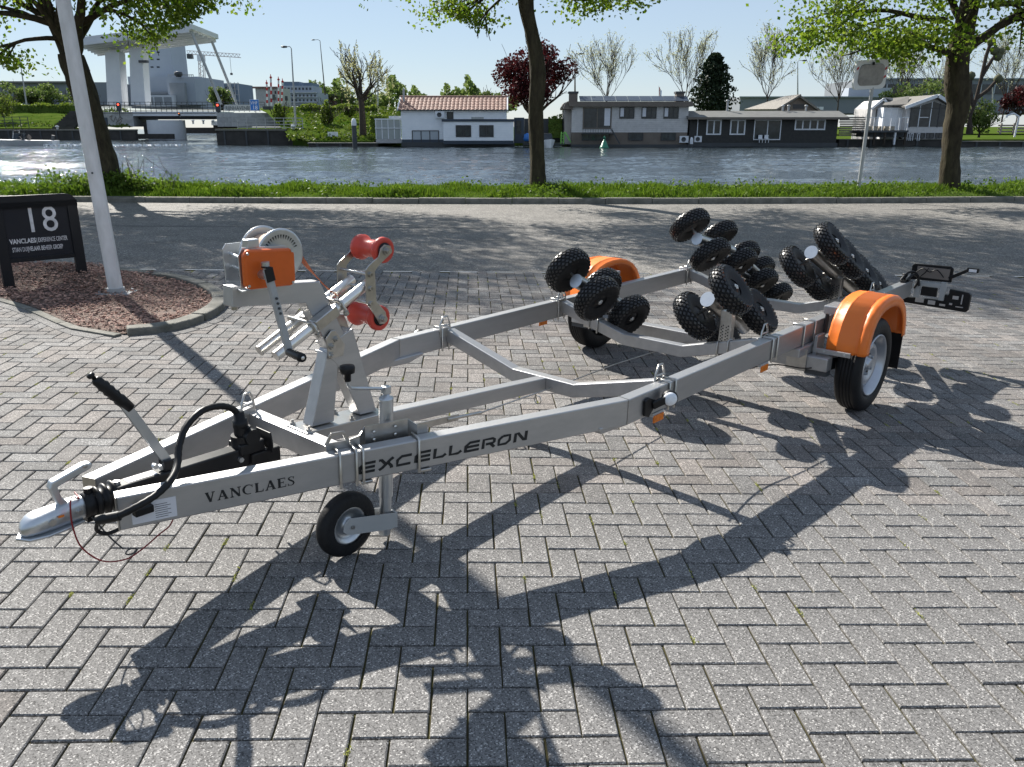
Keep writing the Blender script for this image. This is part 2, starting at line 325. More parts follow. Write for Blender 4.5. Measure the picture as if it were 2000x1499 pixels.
for p in rest:
    hor=(p[3]-p[1])>(p[4]-p[2]); b=random.choice(bases if hor else basev); dx,dy,dz=(p[1]+p[3])/2+random.uniform(-.001,.001),(p[2]+p[4])/2+random.uniform(-.001,.001),random.uniform(-.0012,.0008)
    a,c_=random.gauss(0,.003),random.gauss(0,.003); k=random.gauss(0,.005)
    mb.add([(v[0]+dx-k*v[1],v[1]+dy+k*v[0],v[2]+dz+a*v[0]+c_*v[1]) for v in b.v],b.f)
tag(mb.build('paver_field',M_paver,pav),kind='stuff')
# moss tufts in the joints
pts=[]
for _ in range(520):
    p=random.choice(pv[:5200]); x=p[1] if random.random()<.5 else p[3]; y=random.uniform(p[2],p[4])
    if noise.noise(Vector((x*.9,y*.9,3)))<-.02 and random.random()<.6: continue
    s=random.uniform(.006,.02); n=random.randint(14,40)
    for _ in range(n): pts.append((x+random.gauss(0,.004),y+random.gauss(0,s*1.3),-.002+abs(random.gauss(0,.003))))
o=bulk('moss',leaves(np.array(pts),.006),M_moss,pav); tag(o,kind='stuff')
# ---- road sheet between pavers and kerb (world frame)
def kerbY(x): return 18.13+.0045*(x-1)**2 if abs(x)<22 else 18.13+.0045*441
mb=MB(); rows=[]
XS=[-44+i*1.5 for i in range(62)]
for j in range(14):
    t=j/13; row=[]
    for x in XS:
        a=pw(x+.8,bound(x+.8),-.004); yk=kerbY(x); y=a.y+(yk-a.y)*t; zz=a.z*(1-t)**1.5+(-.0)*t
        row.append((a.x+(x-a.x)*t,y,zz))
    rows.append(row)
mb.smooth=True; mb.grid(rows); road=tag(mb.build('road',M_asph),kind='structure')
# tar seam
mb=MB()
def roadpt(x,t,dz):
    a=pw(x+.8,bound(x+.8),-.004); yk=kerbY(x); return Vector((a.x+(x-a.x)*t,a.y+(yk-a.y)*t,a.z*(1-t)**1.5+dz))
for t0,x0,x1,wd in ((.49,-9,1.5,.012),(.83,8,20,.009)):
    xs=[x0+i*.25 for i in range(int((x1-x0)/.25))]
    mb.grid([[roadpt(x,t0+.004*noise.noise(Vector((x*.6,0,0))),.004) for x in xs],[roadpt(x,t0+wd*(.6+.5*noise.noise(Vector((x*2,5,0))))+.004*noise.noise(Vector((x*.6,0,0))),.004) for x in xs]])
mb.build('tar_seam',mat('tar',(.02,.02,.02),.6,0,col2=(.04,.04,.04),scale=6),road)
# ---- kerb of separate stones
kerb=empty('kerb'); tag(kerb,kind='structure')
i=0; x=-20.
while x<26:
    L=1.0; x0,x1=x+.006,x+L-.006; mb=MB(); y0,y1=kerbY(x0),kerbY(x1); dz=random.uniform(-.006,.006); dy=random.uniform(-.008,.008)
    pr=[(0,-.1),(0,.075+dz),(.02,.112+dz),(.035,.12+dz),(.15,.12+dz),(.15,-.1)]
    mb.prism(pr,lambda a,b:(x0,y0+dy+a,b),lambda a,b:(x1,y1+dy+a,b)); mb.build('kerb_stone',M_kerb,kerb); x+=L
# ---- verge, bank and water
mb=MB(); mb.smooth=True; xs=[-60+i*2 for i in range(66)]; prof=[(.15,.06),(.3,.13),(.9,.2),(1.8,.2),(2.6,.05),(3.2,-.4),(3.9,-1.2)]
mb.grid([[(x,kerbY(x)+a,b+.04*noise.noise(Vector((x*.5,a,0)))) for x in xs] for a,b in prof])
verge=tag(mb.build('verge',M_grassg),kind='structure')
def vz(x,a):
    for (a0,b0),(a1,b1) in zip(prof,prof[1:]):
        if a<=a1: return b0+(b1-b0)*(a-a0)/(a1-a0)
    return -1
def blades(n,fx,name,hmin,hmax,parent=None,mt=None):
    V=np.zeros((n,4,3))
    for i in range(n):
        x,y,z,k=fx(); h=random.uniform(hmin,hmax)*k; th=random.uniform(0,6.28); w_=random.uniform(.006,.013); ln=abs(random.gauss(0,.35))*h; ph=random.uniform(0,6.28)
        dx,dy=math.cos(th)*w_,math.sin(th)*w_; lx,ly=math.cos(ph)*ln,math.sin(ph)*ln
        V[i]=[(x-dx,y-dy,z),(x+dx,y+dy,z),(x+dx*.7+lx*.4,y+dy*.7+ly*.4,z+h*.6),(x+lx,y+ly,z+h)]
    return tag(bulk(name,V,mt or M_grass,parent),kind='stuff')
def gf():
    x=random.uniform(-15.5,16.5); a=random.uniform(.16,2.7)**1; k=.5+1.25*max(0,noise.noise(Vector((x*1.1,a*1.1,1)))+.3)+.5*max(0,noise.noise(Vector((x*4,a*4,5))))
    if a<.3: k*=.75
    return x,kerbY(x)+a,vz(x,a)-.02,k
blades(105000,gf,'grass',.05,.155)
# weeds: broader leaf clumps in the verge
P=[]
for _ in range(260):
    x=random.uniform(-14,16); a=random.uniform(.25,2.3); r=random.uniform(.07,.2)
    for _ in range(34): P.append((x+random.gauss(0,r),kerbY(x)+a+random.gauss(0,r),vz(x,a)+abs(random.gauss(0,.08))+.02))
tag(bulk('weeds',leaves(np.array(P),.06),M_leafD),kind='stuff')
mb=MB(); mb.add([(-400,20.5,-1.16),(400,20.5,-1.16),(400,700,-1.16),(-400,700,-1.16)],[(0,1,2,3)]); tag(mb.build('deep_water',M_water),kind='structure')
ys=[21.3]
while ys[-1]<188: ys.append(ys[-1]+.10*(ys[-1]/21)**1.15)
ys=np.array(ys); nx=560; fr_=np.linspace(-1,1,nx); XX=fr_[None,:]*(ys[:,None]*.74+6); YY=np.repeat(ys[:,None],nx,1); ZZ=np.zeros_like(XX)
for i in range(64):
    wl=.45*1.062**i*1.0 if i<48 else RNG.uniform(2.5,7); th=RNG.normal(-1.1,.75); k_=2*math.pi/wl; amp=.0068*wl**.9/ (1+wl*.35); ZZ+=amp*np.sin(k_*(XX*math.cos(th)+YY*math.sin(th))+RNG.uniform(0,6.28))*(1+.0*XX)
gust=.65+.45*np.sin(XX*.11+YY*.05)*np.sin(YY*.16-XX*.03+1)+.2*np.sin(XX*.31+2)*np.sin(YY*.5)
ZZ*=np.clip(gust,.12,1.35)
V=np.stack([XX,YY,ZZ-1.0],2).reshape(-1,3); ny=len(ys); idx=(np.arange(ny-1)[:,None]*nx+np.arange(nx-1)[None,:]).reshape(-1); Fq=np.stack([idx,idx+1,idx+nx+1,idx+nx],1)
me=bpy.data.meshes.new('water'); me.vertices.add(len(V)); me.vertices.foreach_set('co',V.reshape(-1).astype(np.float32)); me.loops.add(Fq.size); me.loops.foreach_set('vertex_index',Fq.reshape(-1).astype(np.int32)); me.polygons.add(len(Fq)); me.polygons.foreach_set('loop_start',np.arange(0,Fq.size,4,dtype=np.int32)); me.polygons.foreach_set('loop_total',np.full(len(Fq),4,dtype=np.int32)); me.polygons.foreach_set('use_smooth',np.ones(len(Fq),dtype=bool)); me.update(calc_edges=True); tag(link('water',me,None,[M_water]),kind='structure')
# ================================================================== ISLAND WITH SIGN AND POLE
def fgroot(name,label,cat,x,y,M=None,group=None):
    return empty(name,label,cat,group,G@Matrix.Translation((x,y,0))@(M or Matrix()))
isl=empty('gravel_bed'); tag(isl,kind='structure'); isl.matrix_world=G
def mound(x,y): 
    d=min((x-a)**2+(y-b)**2 for a,b in ISL)**.5
    return .012+.12*min(1,d/.7)**1.3*math.exp(-((x+2.75)**2/1.6+(y-6.5)**2/.5))
g_=.12; xs=[-6.4+i*g_ for i in range(47)]; ysl=[4.1+i*g_ for i in range(36)]; mb=MB(); mb.smooth=True
for x in xs:
    for y in ysl:
        c4=[(x,y),(x+g_,y),(x+g_,y+g_),(x,y+g_)]
        if all(inside(a,b,ISL) for a,b in c4): mb.add([(a,b,mound(a,b)) for a,b in c4],[(0,1,2,3)])
mb.add([(x,y,.009) for x,y in ISL],[tuple(range(len(ISL)))]); mb.build('soil_bed',M_soil,isl)
pts=[];
mbc=MB(); n=0
while n<9500:
    x=random.uniform(-4.6,-.95); y=random.uniform(4.2,7.9)
    if not inside(x,y,ISL) or (noise.noise(Vector((x*2,y*2,9)))<-.6): continue
    n+=1; s=random.uniform(.008,.021); a=random.uniform(0,3.14); up=random.gauss(0,.5); ca,sa=math.cos(a),math.sin(a)
    z=mound(x,y)+.004+random.random()*.018; l,wd,h=s,s*random.uniform(.4,.8),s*random.uniform(.2,.5)
    M=Matrix.Translation((x,y,z))@Matrix.Rotation(a,4,'Z')@Matrix.Rotation(up,4,'X'); vs=[M@Vector(v) for v in ((-l,0,0),(0,-wd,0),(l,0,0),(0,wd,0),(random.uniform(-.3,.3)*l,0,h))]
    mbc.add(vs,[(0,1,4),(1,2,4),(2,3,4),(3,0,4)])
tag(mbc.build('bark_chips',M_chip,isl),kind='stuff')
# raised curved kerb blocks
arc=[(-1.30,4.22),(-1.16,4.27),(-1.0,4.42),(-.90,4.62),(-.85,4.86),(-.84,5.12),(-.86,5.36),(-.93,5.62),(-1.06,5.88),(-1.22,6.12),(-1.42,6.34),(-1.66,6.56),(-1.95,6.74),(-2.3,6.9),(-2.7,7.03),(-3.15,7.17)]
def arcblock(seg,wd,zt,name,parent,m,bev=.012):
    n=len(seg); mb=MB(); ins=[];out=[]
    for i,p in enumerate(seg):
        a=Vector(seg[max(i-1,0)]); b=Vector(seg[min(i+1,n-1)]); d=(b-a).normalized(); nn=Vector((-d.y,d.x)); out.append(Vector(p)); ins.append(Vector(p)+nn*wd)
    mb.prism([tuple(v) for v in out]+[tuple(v) for v in ins[::-1]],lambda a,b:(a,b,-.05),lambda a,b:(a,b,zt)); mb.build(name,m,parent,bevel=bev)
def sub(seg,a,b,n=5):
    """resample polyline between arclength fractions"""
    L=[0]
    for p,q in zip(seg,seg[1:]): L.append(L[-1]+math.dist(p,q))
    out=[]
    for i in range(n):
        t=(a+(b-a)*i/(n-1))*L[-1]
        for k in range(len(seg)-1):
            if L[k+1]>=t-1e-9: f=(t-L[k])/(L[k+1]-L[k]); out.append((seg[k][0]+(seg[k+1][0]-seg[k][0])*f,seg[k][1]+(seg[k+1][1]-seg[k][1])*f)); break
    return out
fr=[0,.165,.33,.5,.67,.84,1.0]
for a,b in zip(fr,fr[1:]): arcblock(sub(arc,a+.003,b-.003),.125,.058+random.uniform(-.005,.005),'kerb_block',isl,M_kerb)
edge=[(-5.3,6.95),(-3.9,6.27),(-3.08,5.55),(-2.49,5.09),(-1.8,4.39),(-1.36,4.17)]
for i in range(7): arcblock(sub(edge,i/7+.002,(i+1)/7-.002,4),.07,.012+random.uniform(0,.006),'edging_stone',isl,M_kerb,.005)
edge2=[(x+.03,y-.13) for x,y in edge]
for i in range(7): arcblock(sub(edge2,i/7+.012,(i+1)/7+.008,4),.1,.004,'edging_slab',isl,M_paver,.004)
# ring of cut pavers round the kerb
arc2=[(x+.12*(x+1.9)/1.1,y+.12*(y-5.5)/1.3) for x,y in arc[:12]]
for i in range(16): arcblock(sub(arc2,i/16+.003,(i+1)/16-.003,3),.09,.005,'paver',isl,M_paver,.003)
# pole
M=Matrix.Identity(4); pb=pw(-1.95,5.7,.02); pt=pb+Vector((-.095,.115,1))*11.5; 
pole=empty('flagpole','tall white painted flagpole with a flanged foot, standing in the bark bed','flagpole',None,Matrix.Translation(pb))
mb=MB(); d=pt-pb; n=24; mb.tube([d*(i/n)*.999+Vector((0,0,.03)) for i in range(n+1)],[.064-.02*i/n for i in range(n+1)],20); mb.build('shaft',M_pole,pole)
mb=MB(); mb.cyl((0,0,.015),(0,0,.055),.078,n=20); mb.build('collar',M_galv,pole)
mb=MB(); mb.box((-.16,-.1,0),(.16,.1,.014)); mb.build('foot_plate',M_galv,pole,bevel=.003)
for dx,dy in ((-.12,-.07),(.12,-.07),(-.12,.07),(.12,.07)):
    mb=MB(); mb.cyl((dx,dy,.014),(dx,dy,.035),.011,n=6); mb.build('anchor_bolt',M_zinc,pole)
q_=d.normalized()*1.05+Vector((.01,-.058,.03)); mb=MB(); mb.cyl(q_,q_+Vector((0,-.008,0)),.009,n=8); mb.build('screw',M_dk,pole)
# sign
L=Vector((-4.66,7.63,.13)); Rr=Vector((-4.185,8.05,.13)); ux=(Rr-L); sw=ux.length; ux.normalize(); up=Vector((.05,.07,1)); up=(up-ux*up.dot(ux)).normalized()
SM=frameM(L,ux,up)  # x along sign, y up, z towards viewer
sign=empty('address_sign','dark grey address board reading 18 on two black posts in the bark bed','sign',None,SM)
H=.86
for x0 in (-.045,sw-.045):
    mb=MB(); mb.box((x0,-.12 if x0<0 else .02,-.03),(x0+.09,H-.06,.03)); mb.build('post',M_sign,sign,bevel=.004)
mb=MB(); r=.09; prof=[(-.045,H-.06)]+[(-.045+r*(1-math.cos(a*R(15))),H-.09+r*math.sin(a*R(15))) for a in range(7)]+[(sw+.045-r*(1-math.cos(a*R(15))),H-.09+r*math.sin(a*R(15))) for a in range(6,-1,-1)]+[(sw+.045,H-.06)]
mb.prism(prof,lambda a,b:(a,b,-.03),lambda a,b:(a,b,.031)); mb.build('top_rail',M_sign,sign,bevel=.003)
mb=MB(); mb.box((.045,H-.60,-.029),(sw-.045,H-.56,.029)); mb.build('bottom_rail',M_sign,sign,bevel=.003)
mb=MB(); mb.box((.045,H-.56,-.012),(sw-.045,H-.06,.012)); mb.build('panel',M_signp,sign)
def ST(x,y): return Matrix.Translation((x,y,.0135))
text('1',.33,ST(.20,H-.335),M_let,sign,'numeral',sx=.88); text('8',.33,ST(.355,H-.335),M_let,sign,'numeral',sx=.88)
text('VANCLAES',.06,ST(.065,H-.43),M_let,sign,'lettering',sx=.74,bold=.0018)
text('| EXPERIENCE CENTER',.058,ST(.285,H-.43),M_let,sign,'lettering',sx=.455,bold=.0006)
text('STIAN DUIJVELAAR BEHEER GROEP',.058,ST(.075,H-.505),M_let,sign,'lettering',sx=.47,bold=.0006)
# ================================================================== TRAILER  (local frame: s forward, t towards near side, z up)
psi=3.9303; pit=-.0243; rol=.0147
Fv=Vector((math.cos(psi),math.sin(psi),pit)).normalized(); Tv=Vector((-math.sin(psi),math.cos(psi),rol)); Tv=(Tv-Fv*Tv.dot(Fv)).normalized(); Zv=Fv.cross(Tv)
TM=Matrix((Fv,Tv,Zv)).transposed().to_4x4(); TM.translation=Vector((2.944734,3.452445,0))
tr=empty('boat_trailer','galvanised boat trailer with orange mudguards, orange winch and clusters of black knobbly rollers','boat trailer',None,G@TM)
Zt=.5374; Hb=.1159; s0,t0,s1,t1,sr=4.0758,.0989,2.1972,.7462,-1.5
dv=Vector((s1-s0,t1-t0)).normalized(); nv=Vector((-dv.y,dv.x))   # along the near A-beam to the rear, inward normal? 
def aface(k,off,z):
    """point on the near A-beam: k metres behind its front end, off outward from the centre line"""
    o=Vector((-dv.y,dv.x)); o=o if o.y>0 else -o
    p=Vector((s0,t0))+dv*k+o*off; return Vector((p.x,p.y,z))
TINY={'bolt','nut','screw','rivet','gear_teeth','rim_hole','vent_hole','wheel_nut','perforation','spacer_bolt','hinge_bolt','adjust_hole','rear_cutout','print','lamp_wire','light_cable','clip_cord','weld_seam','board_frame','axle_clamp'}
def part(mb,name,m,parent=None,bevel=0,seg=2,label=None):
    o=mb.build(name,m,parent or tr,bevel,seg)
    if label: o['label']=label
    if name in TINY: o['kind']='stuff'
    return o
P3=lambda z:(lambda a,b:(a,b,z))
beams={}
for sg in (1,-1):
    c=[(s0,t0),(s1,t1),(sr,t1)]
    def off(o_):
        n1=Vector((-dv.y,dv.x)); n1=n1 if n1.y>0 else -n1; n2=Vector((0,1)); mt=(n1+n2).normalized(); k=o_/mt.dot(n2)
        return [Vector(c[0])+n1*o_,Vector(c[1])+mt*k,Vector(c[2])+n2*o_]
    a,b=off(.03),off(-.03); poly=[(p.x,p.y*sg) for p in a]+[(p.x,p.y*sg) for p in b[::-1]]
    mb=MB(); mb.prism(poly,P3(Zt-Hb),P3(Zt)); beams[sg]=part(mb,'side_beam',M_alu,bevel=.005,seg=3)
    mb=MB(); e0,e1=a[0],b[0]; d=-Vector((dv.x,dv.y))*.004
    mb.prism([(e0.x,e0.y*sg),(e0.x+d.x,(e0.y+d.y)*sg),(e1.x+d.x,(e1.y+d.y)*sg),(e1.x,e1.y*sg)],P3(Zt-Hb+.001),P3(Zt-.001)); part(mb,'end_cap',M_steel,beams[sg],.001)
    mb=MB(); mb.box((sr-.006,(t1-.028)*sg-0,Zt-Hb+.002),(sr,(t1+.028)*sg,Zt-.002)); part(mb,'end_cap',M_blk,beams[sg])
    mb=MB()
    for q0,q1 in ((a[1],b[1]),):
        mb.bar((q0.x,q0.y*sg+.001*sg,Zt-Hb+.003),(q0.x,q0.y*sg+.001*sg,Zt-.004),.004,.003); mb.bar((q1.x,q1.y*sg-.001*sg,Zt-Hb+.003),(q1.x,q1.y*sg-.001*sg,Zt-.004),.004,.003); mb.bar((q0.x,q0.y*sg,Zt+.0008),(q1.x,q1.y*sg,Zt+.0008),.004,.003)
    part(mb,'weld_seam',M_steel,beams[sg])
    # mooring fin under the bend
    mb=MB(); y=(t1-.03)*sg
    mb.prism([(2.33,.405),(2.345,.437),(2.04,.437),(2.03,.425),(2.15,.395)],lambda a,b:(a,y-.02,b),lambda a,b:(a,y+.02,b)); part(mb,'grab_fin',M_alu,bevel=.006)
# --- lettering on the near A-beam
def faceM(k,z): return frameM(aface(k,.0305,z),(dv.x,dv.y,0),(0,0,1))
kV=(s0-3.828)/-dv.x; kE=(s0-3.329)/-dv.x
T_=.18; t_=.075
SER={'V':(.72,[([(.02,1),(.26,1)],t_),([(.46,1),(.68,1)],t_),([(.13,1),(.37,0)],T_),([(.57,1),(.37,.02)],t_)]),
'A':(.78,[([(0,.02),(.2,.02)],t_),([(.46,.02),(.74,.02)],t_),([(.1,0),(.36,1)],t_),([(.36,1),(.62,0)],T_),([(.2,.33),(.52,.33)],t_)]),
'N':(.8,[([(.0,.97),(.2,.97)],t_),([(.5,.97),(.74,.97)],t_),([(0,.03),(.24,.03)],t_),([(.12,0),(.12,1)],t_),([(.12,.98),(.62,.02)],T_),([(.62,0),(.62,1)],t_)]),
'C':(.72,[([(.36+.34*math.cos(R(a)),.5+.49*math.sin(R(a))) for a in range(45,321,23)],[.05,.06,.07,.1,.14,.16,.16,.14,.1,.08,.06,.05]),([(.62,.98),(.62,.68)],.04)]),
'L':(.62,[([(0,.97),(.26,.97)],t_),([(0,.03),(.56,.03)],t_),([(.13,0),(.13,1)],T_),([(.56,.0),(.56,.26)],.04)]),
'E':(.64,[([(0,.97),(.54,.97)],t_),([(0,.03),(.58,.03)],t_),([(.13,0),(.13,1)],T_),([(.13,.52),(.42,.52)],t_),([(.54,1),(.54,.76)],.04),([(.58,0),(.58,.26)],.04),([(.42,.4),(.42,.64)],.035)]),
'S':(.52,[([(.42,.84),(.34,.93),(.22,.96),(.1,.88),(.07,.76),(.14,.64),(.26,.54),(.38,.42),(.43,.27),(.37,.1),(.24,.03),(.1,.07),(.03,.16)],[.05,.05,.05,.09,.12,.14,.15,.14,.12,.09,.05,.05,.05]),([(.43,.96),(.43,.72)],.04),([(.03,0),(.03,.27)],.04)])}
l1,wl=strokes(SER,'VANCLAES',.034,.09,faceM(kV,Zt-.078)@Matrix.Diagonal((1.42,1,1,1)),M_ink,beams[1],'lettering')
b=.25
TEC={'E':(1.3,[([(1.22,.92),(.42,.92),(.1,.62),(.1,.0)],b),([(.12,.5),(1.2,.5)],b),([(.1,.09),(1.22,.09)],b)]),
'X':(1.15,[([(0,.92),(.2,.92),(.5,.52),(.75,.52),(.98,.2),(1.0,0)],b),([(1.08,1),(.84,.8),(.3,.15),(.06,0)],b)]),
'C':(1.25,[([(1.15,.91),(.4,.91),(.1,.62),(.1,.09),(1.12,.09)],b)]),
'L':(1.08,[([(.1,1),(.1,.09),(.75,.09),(1.0,.3)],b)]),
'R':(1.15,[([(.09,0),(.09,.91),(.85,.91),(1.0,.8),(1.0,.52),(.85,.42),(.3,.42)],b),([(.7,.42),(1.05,0)],b)]),
'O':(1.25,[([(.4,.91),(1.02,.91),(1.02,.36),(.72,.09),(.1,.09),(.1,.62),(.4,.91)],b)]),
'N':(1.15,[([(.09,0),(.09,.91),(.3,.91),(.85,.14),(1.0,.14)],b),([(1.03,.02),(1.03,1)],b)])}
strokes(TEC,'EXCELLERON',.04,.17,faceM(kE,Zt-.088)@Matrix(((1.30,.12,0,0),(0,1,0,0),(0,0,1,0),(0,0,0,1))),M_ink,beams[1],'lettering')
# type label
M=faceM((s0-4.04)/-dv.x,Zt-.103); mb=MB(); mb.box((0,0,0),(.135,.07,.0008),M); lb=part(mb,'type_label',M_label,beams[1])
mb=MB()
for i in range(7): mb.box((.07,.008+i*.0075,.0009),(.118 if i%2 else .108,.0098+i*.0075,.0013),M)
part(mb,'print',M_dk,lb)
# --- cross members (kept low in the middle)
def dip(s_,ze,te,h=.071,w_=.06,ts=.716,zs=.531,name='cross_member'):
    top=[(-ts,zs),(-te,ze),(te,ze),(ts,zs)]; bot=[(ts,zs-h-.004),(te,ze-h),(-te,ze-h),(-ts,zs-h-.004)]
    mb=MB(); mb.prism(top+bot,lambda a,b:(s_,a,b),lambda a,b:(s_-w_,a,b)); return part(mb,name,M_alu,bevel=.004)
dip(1.845,.398,.206); dip(.80,.393,.2095); dip(-.83,.385,.215)
mb=MB(); mb.box((3.295,-.335,.435),(3.355,.285,.52)); part(mb,'front_cross_member',M_alu,bevel=.004)
mb=MB(); mb.prism([(1.845,.396),(3.295,.518),(3.295,.45),(1.845,.327)],lambda a,b:(a,-.03,b),lambda a,b:(a,.03,b)); part(mb,'centre_beam',M_alu,bevel=.004)
# --- hoops and u-bolts
def ubolt(s_,t_,sg=1,parent=None,z0=None,k=None,depth=.034):
    mb=MB(); zt,zb=Zt+.004,Zt-Hb-.012
    if k is None: f=lambda o,z:Vector((s_,(t_+o)*sg,z))
    else: f=lambda o,z:(lambda p:Vector((p.x,p.y*sg,p.z)))(aface(k,o,z))
    mb.tube([f(-.036,zb),f(-.035,zt-.004),f(-.031,zt+.003),f(.031,zt+.003),f(.036,zt-.004),f(.036,zb)],.0055,8); part(mb,'u_bolt',M_steel)
def kk(s_): return (s0-s_)/-dv.x
for s_ in (3.391,3.334,3.31,3.105): ubolt(0,0,1,k=kk(s_))
for s_ in (3.40,3.33): ubolt(0,0,-1,k=kk(s_))
for s_ in (1.88,1.83,.83,.77,.42,.27,-.80,-.87):
    ubolt(s_,t1,1); ubolt(s_,t1,-1)
def hoop(f,name='lashing_hoop'):
    mb=MB(); mb.tube([f(-.04,-.01),f(-.035,.03),f(-.016,.07),f(.016,.07),f(.035,.03),f(.04,-.01)],.0055,8); mb.tube([f(-.037,.02),f(.037,.02)],.005,8); h=part(mb,name,M_steel)
    mb=MB(); n_=(f(.05,0)-f(-.05,0)).normalized(); 
    a,b=f(-.04,-.02),f(.04,-.02); mb.bar(a,b,.006,.05); part(mb,'lug',M_steel,h,.002); return h
for sg in (1,-1):
    for s_ in (1.86,.80,-.83): hoop(lambda o,z,s_=s_,sg=sg:Vector((s_+o,(t1-.034)*sg,Zt+z)))
hoop(lambda o,z:(lambda p:Vector((p.x,-p.y,p.z)))(aface(kk(3.37)+o,-.036,Zt+z)))
# flat hoop plate on the near A-beam
mb=MB(); k0=kk(3.38); f=lambda a,b,o:aface(k0+a,o,Zt+b)
outer=[(-.045,-.05),(-.045,.02),(-.02,.062),(.025,.062),(.045,.02),(.045,-.05)]
for i,(p,q) in enumerate([((-.042,-.05),(-.042,.018)),((-.042,.018),(-.02,.058)),((-.022,.058),(.027,.058)),((.025,.058),(.042,.018)),((.042,.018),(.042,-.05)),((-.04,.012),(.04,.012))]):
    mb.bar(f(*p,-.034+.0002*i),f(*q,-.034+.0002*i),.005,.013 if i<5 else .03)
part(mb,'hoop_plate',M_steel,bevel=.001)
# stepped clamp plate for the jockey wheel
ks=[kk(3.335),kk(3.30),kk(3.27),kk(3.11),kk(3.085),kk(3.045)]; of=[-.032,-.032,-.062,-.062,-.032,-.032]; zz=[.028,.035,.055,.055,.035,.028]
mb=MB(); mb.grid([[aface(k,o,Zt-.085) for k,o in zip(ks,of)],[aface(k,o,Zt+z) for k,o,z in zip(ks,of,zz)]]); o=part(mb,'clamp_plate',M_steel); md=o.modifiers.new('t','SOLIDIFY'); md.thickness=.005
mb=MB()
for k_,z_ in ((kk(3.24),.03),(kk(3.16),.036),(kk(3.24),.0),(kk(3.16),.006)): p=aface(k_,-.055,Zt+z_); mb.lathe(p,aface(k_,1,0)-aface(k_,0,0),[(0,.0),(0,.006),(.003,.006),(.003,0)],8)
part(mb,'bolt',M_bright,o)
for k_ in (kk(3.32),kk(3.10)):
    mb=MB(); mb.bar(aface(k_,.0,Zt-Hb-.008),aface(k_+.045,.0,Zt-Hb-.008),.075,.012); part(mb,'clamp_foot',M_steel,o,.003)
# --- jockey wheel
jt=.285
mb=MB(); mb.cyl((3.13,jt,.26),(3.12,jt,.66),.0275,n=20); mb.lathe((3.12,jt,.655),(0,0,1),[(0,.0275),(.006,.0285),(.012,.026),(.014,.014),(.028,.013),(.03,0)],20); jk=part(mb,'jockey_tube',M_zinc)
mb=MB(); mb.cyl((3.14,jt,.10),(3.13,jt,.27),.0235,n=18); part(mb,'inner_tube',M_zinc,jk)
mb=MB(); mb.bar((3.12,jt,.68),(3.12,jt,.712),.028,.028,(1,0,0)); part(mb,'crank_head',M_zinc,jk,.003)
mb=MB(); mb.tube([(3.115,jt,.70),(3.25,jt,.733),(3.283,jt,.742),(3.297,jt,.758),(3.298,jt,.79)],.0065,10); part(mb,'crank',M_zinc,jk)
mb=MB(); mb.lathe((3.298,jt,.772),(0,0,1),[(0,0),(0,.013),(.03,.014),(.032,.027),(.05,.029),(.058,.026),(.06,0)],20); part(mb,'crank_knob',M_blk,jk)
mb=MB(); mb.lathe((3.325,jt-.03,.212),(0,1,0),[(0,.075),(0,.105),(.008,.122),(.02,.127),(.04,.127),(.052,.122),(.06,.105),(.06,.075)],36); jw=part(mb,'jockey_wheel',M_tyre)
mb=MB(); mb.lathe((3.325,jt-.025,.212),(0,1,0),[(0,0),(0,.078),(.05,.078),(.05,.066),(.035,.055),(.03,.03),(.04,.02),(.055,.018),(.055,0)],28); part(mb,'rim',M_zinc,jw)
for o_ in (.036,-.036):
    mb=MB(); mb.prism([(3.36,.235),(3.365,.205),(3.345,.185),(3.14,.13),(3.105,.13),(3.105,.19),(3.18,.21),(3.335,.25)],lambda a,b:(a,jt+o_-.002,b),lambda a,b:(a,jt+o_+.002,b)); part(mb,'fork_plate',M_galv,jk,.001)
mb=MB(); mb.box((3.1,jt-.034,.125),(3.108,jt+.034,.19)); part(mb,'fork_back',M_galv,jk)
mb=MB(); mb.cyl((3.325,jt-.045,.212),(3.325,jt+.048,.212),.007,n=8); part(mb,'axle_bolt',M_steel,jw)
# --- coupling, gaiter, overrun tube
def loft(secs,name,m,parent=None,n=20,pw_=.55,bevel=0):
    """secs: (s, t_centre, z_centre, half width, half height)"""
    mb=MB(); mb.smooth=True; rows=[]
    for s_,tc,zc,a,b_ in secs:
        rows.append([(s_,tc+math.copysign(abs(math.cos(x))**pw_,math.cos(x))*a,zc+math.copysign(abs(math.sin(x))**pw_,math.sin(x))*b_) for x in [i*2*math.pi/n for i in range(n)]])
    mb.grid(rows,closed=True); mb.add(rows[0],[tuple(range(n))]); mb.add(rows[-1],[tuple(range(n))[::-1]]); return part(mb,name,m,parent)
cpl=loft([(4.145,0,.488,.031,.038),(4.185,0,.488,.034,.040),(4.215,0,.484,.037,.037),(4.25,0,.483,.042,.036),(4.285,0,.482,.044,.034),(4.305,0,.479,.04,.03),(4.322,0,.473,.028,.022),(4.33,0,.468,.012,.012)],'coupling_head',M_zinc,n=28,pw_=.75)
mb=MB(); mb.prism([(4.15,-.03),(4.2,-.046),(4.27,-.056),(4.32,-.044),(4.345,-.0),(4.32,.044),(4.27,.056),(4.2,.046),(4.15,.03)],P3(.443),P3(.453)); part(mb,'coupling_lip',M_zinc,cpl,.003)
mb=MB(); pth=[(4.205,.50),(4.222,.535),(4.236,.585),(4.228,.603),(4.2,.611),(4.13,.632),(4.106,.632),(4.1,.622),(4.108,.612),(4.19,.588),(4.212,.58),(4.204,.545),(4.18,.512)]
mb.prism(pth,lambda a,b:(a,-.016,b),lambda a,b:(a,.016,b)); part(mb,'coupling_handle',M_zinc,cpl,.005,3)
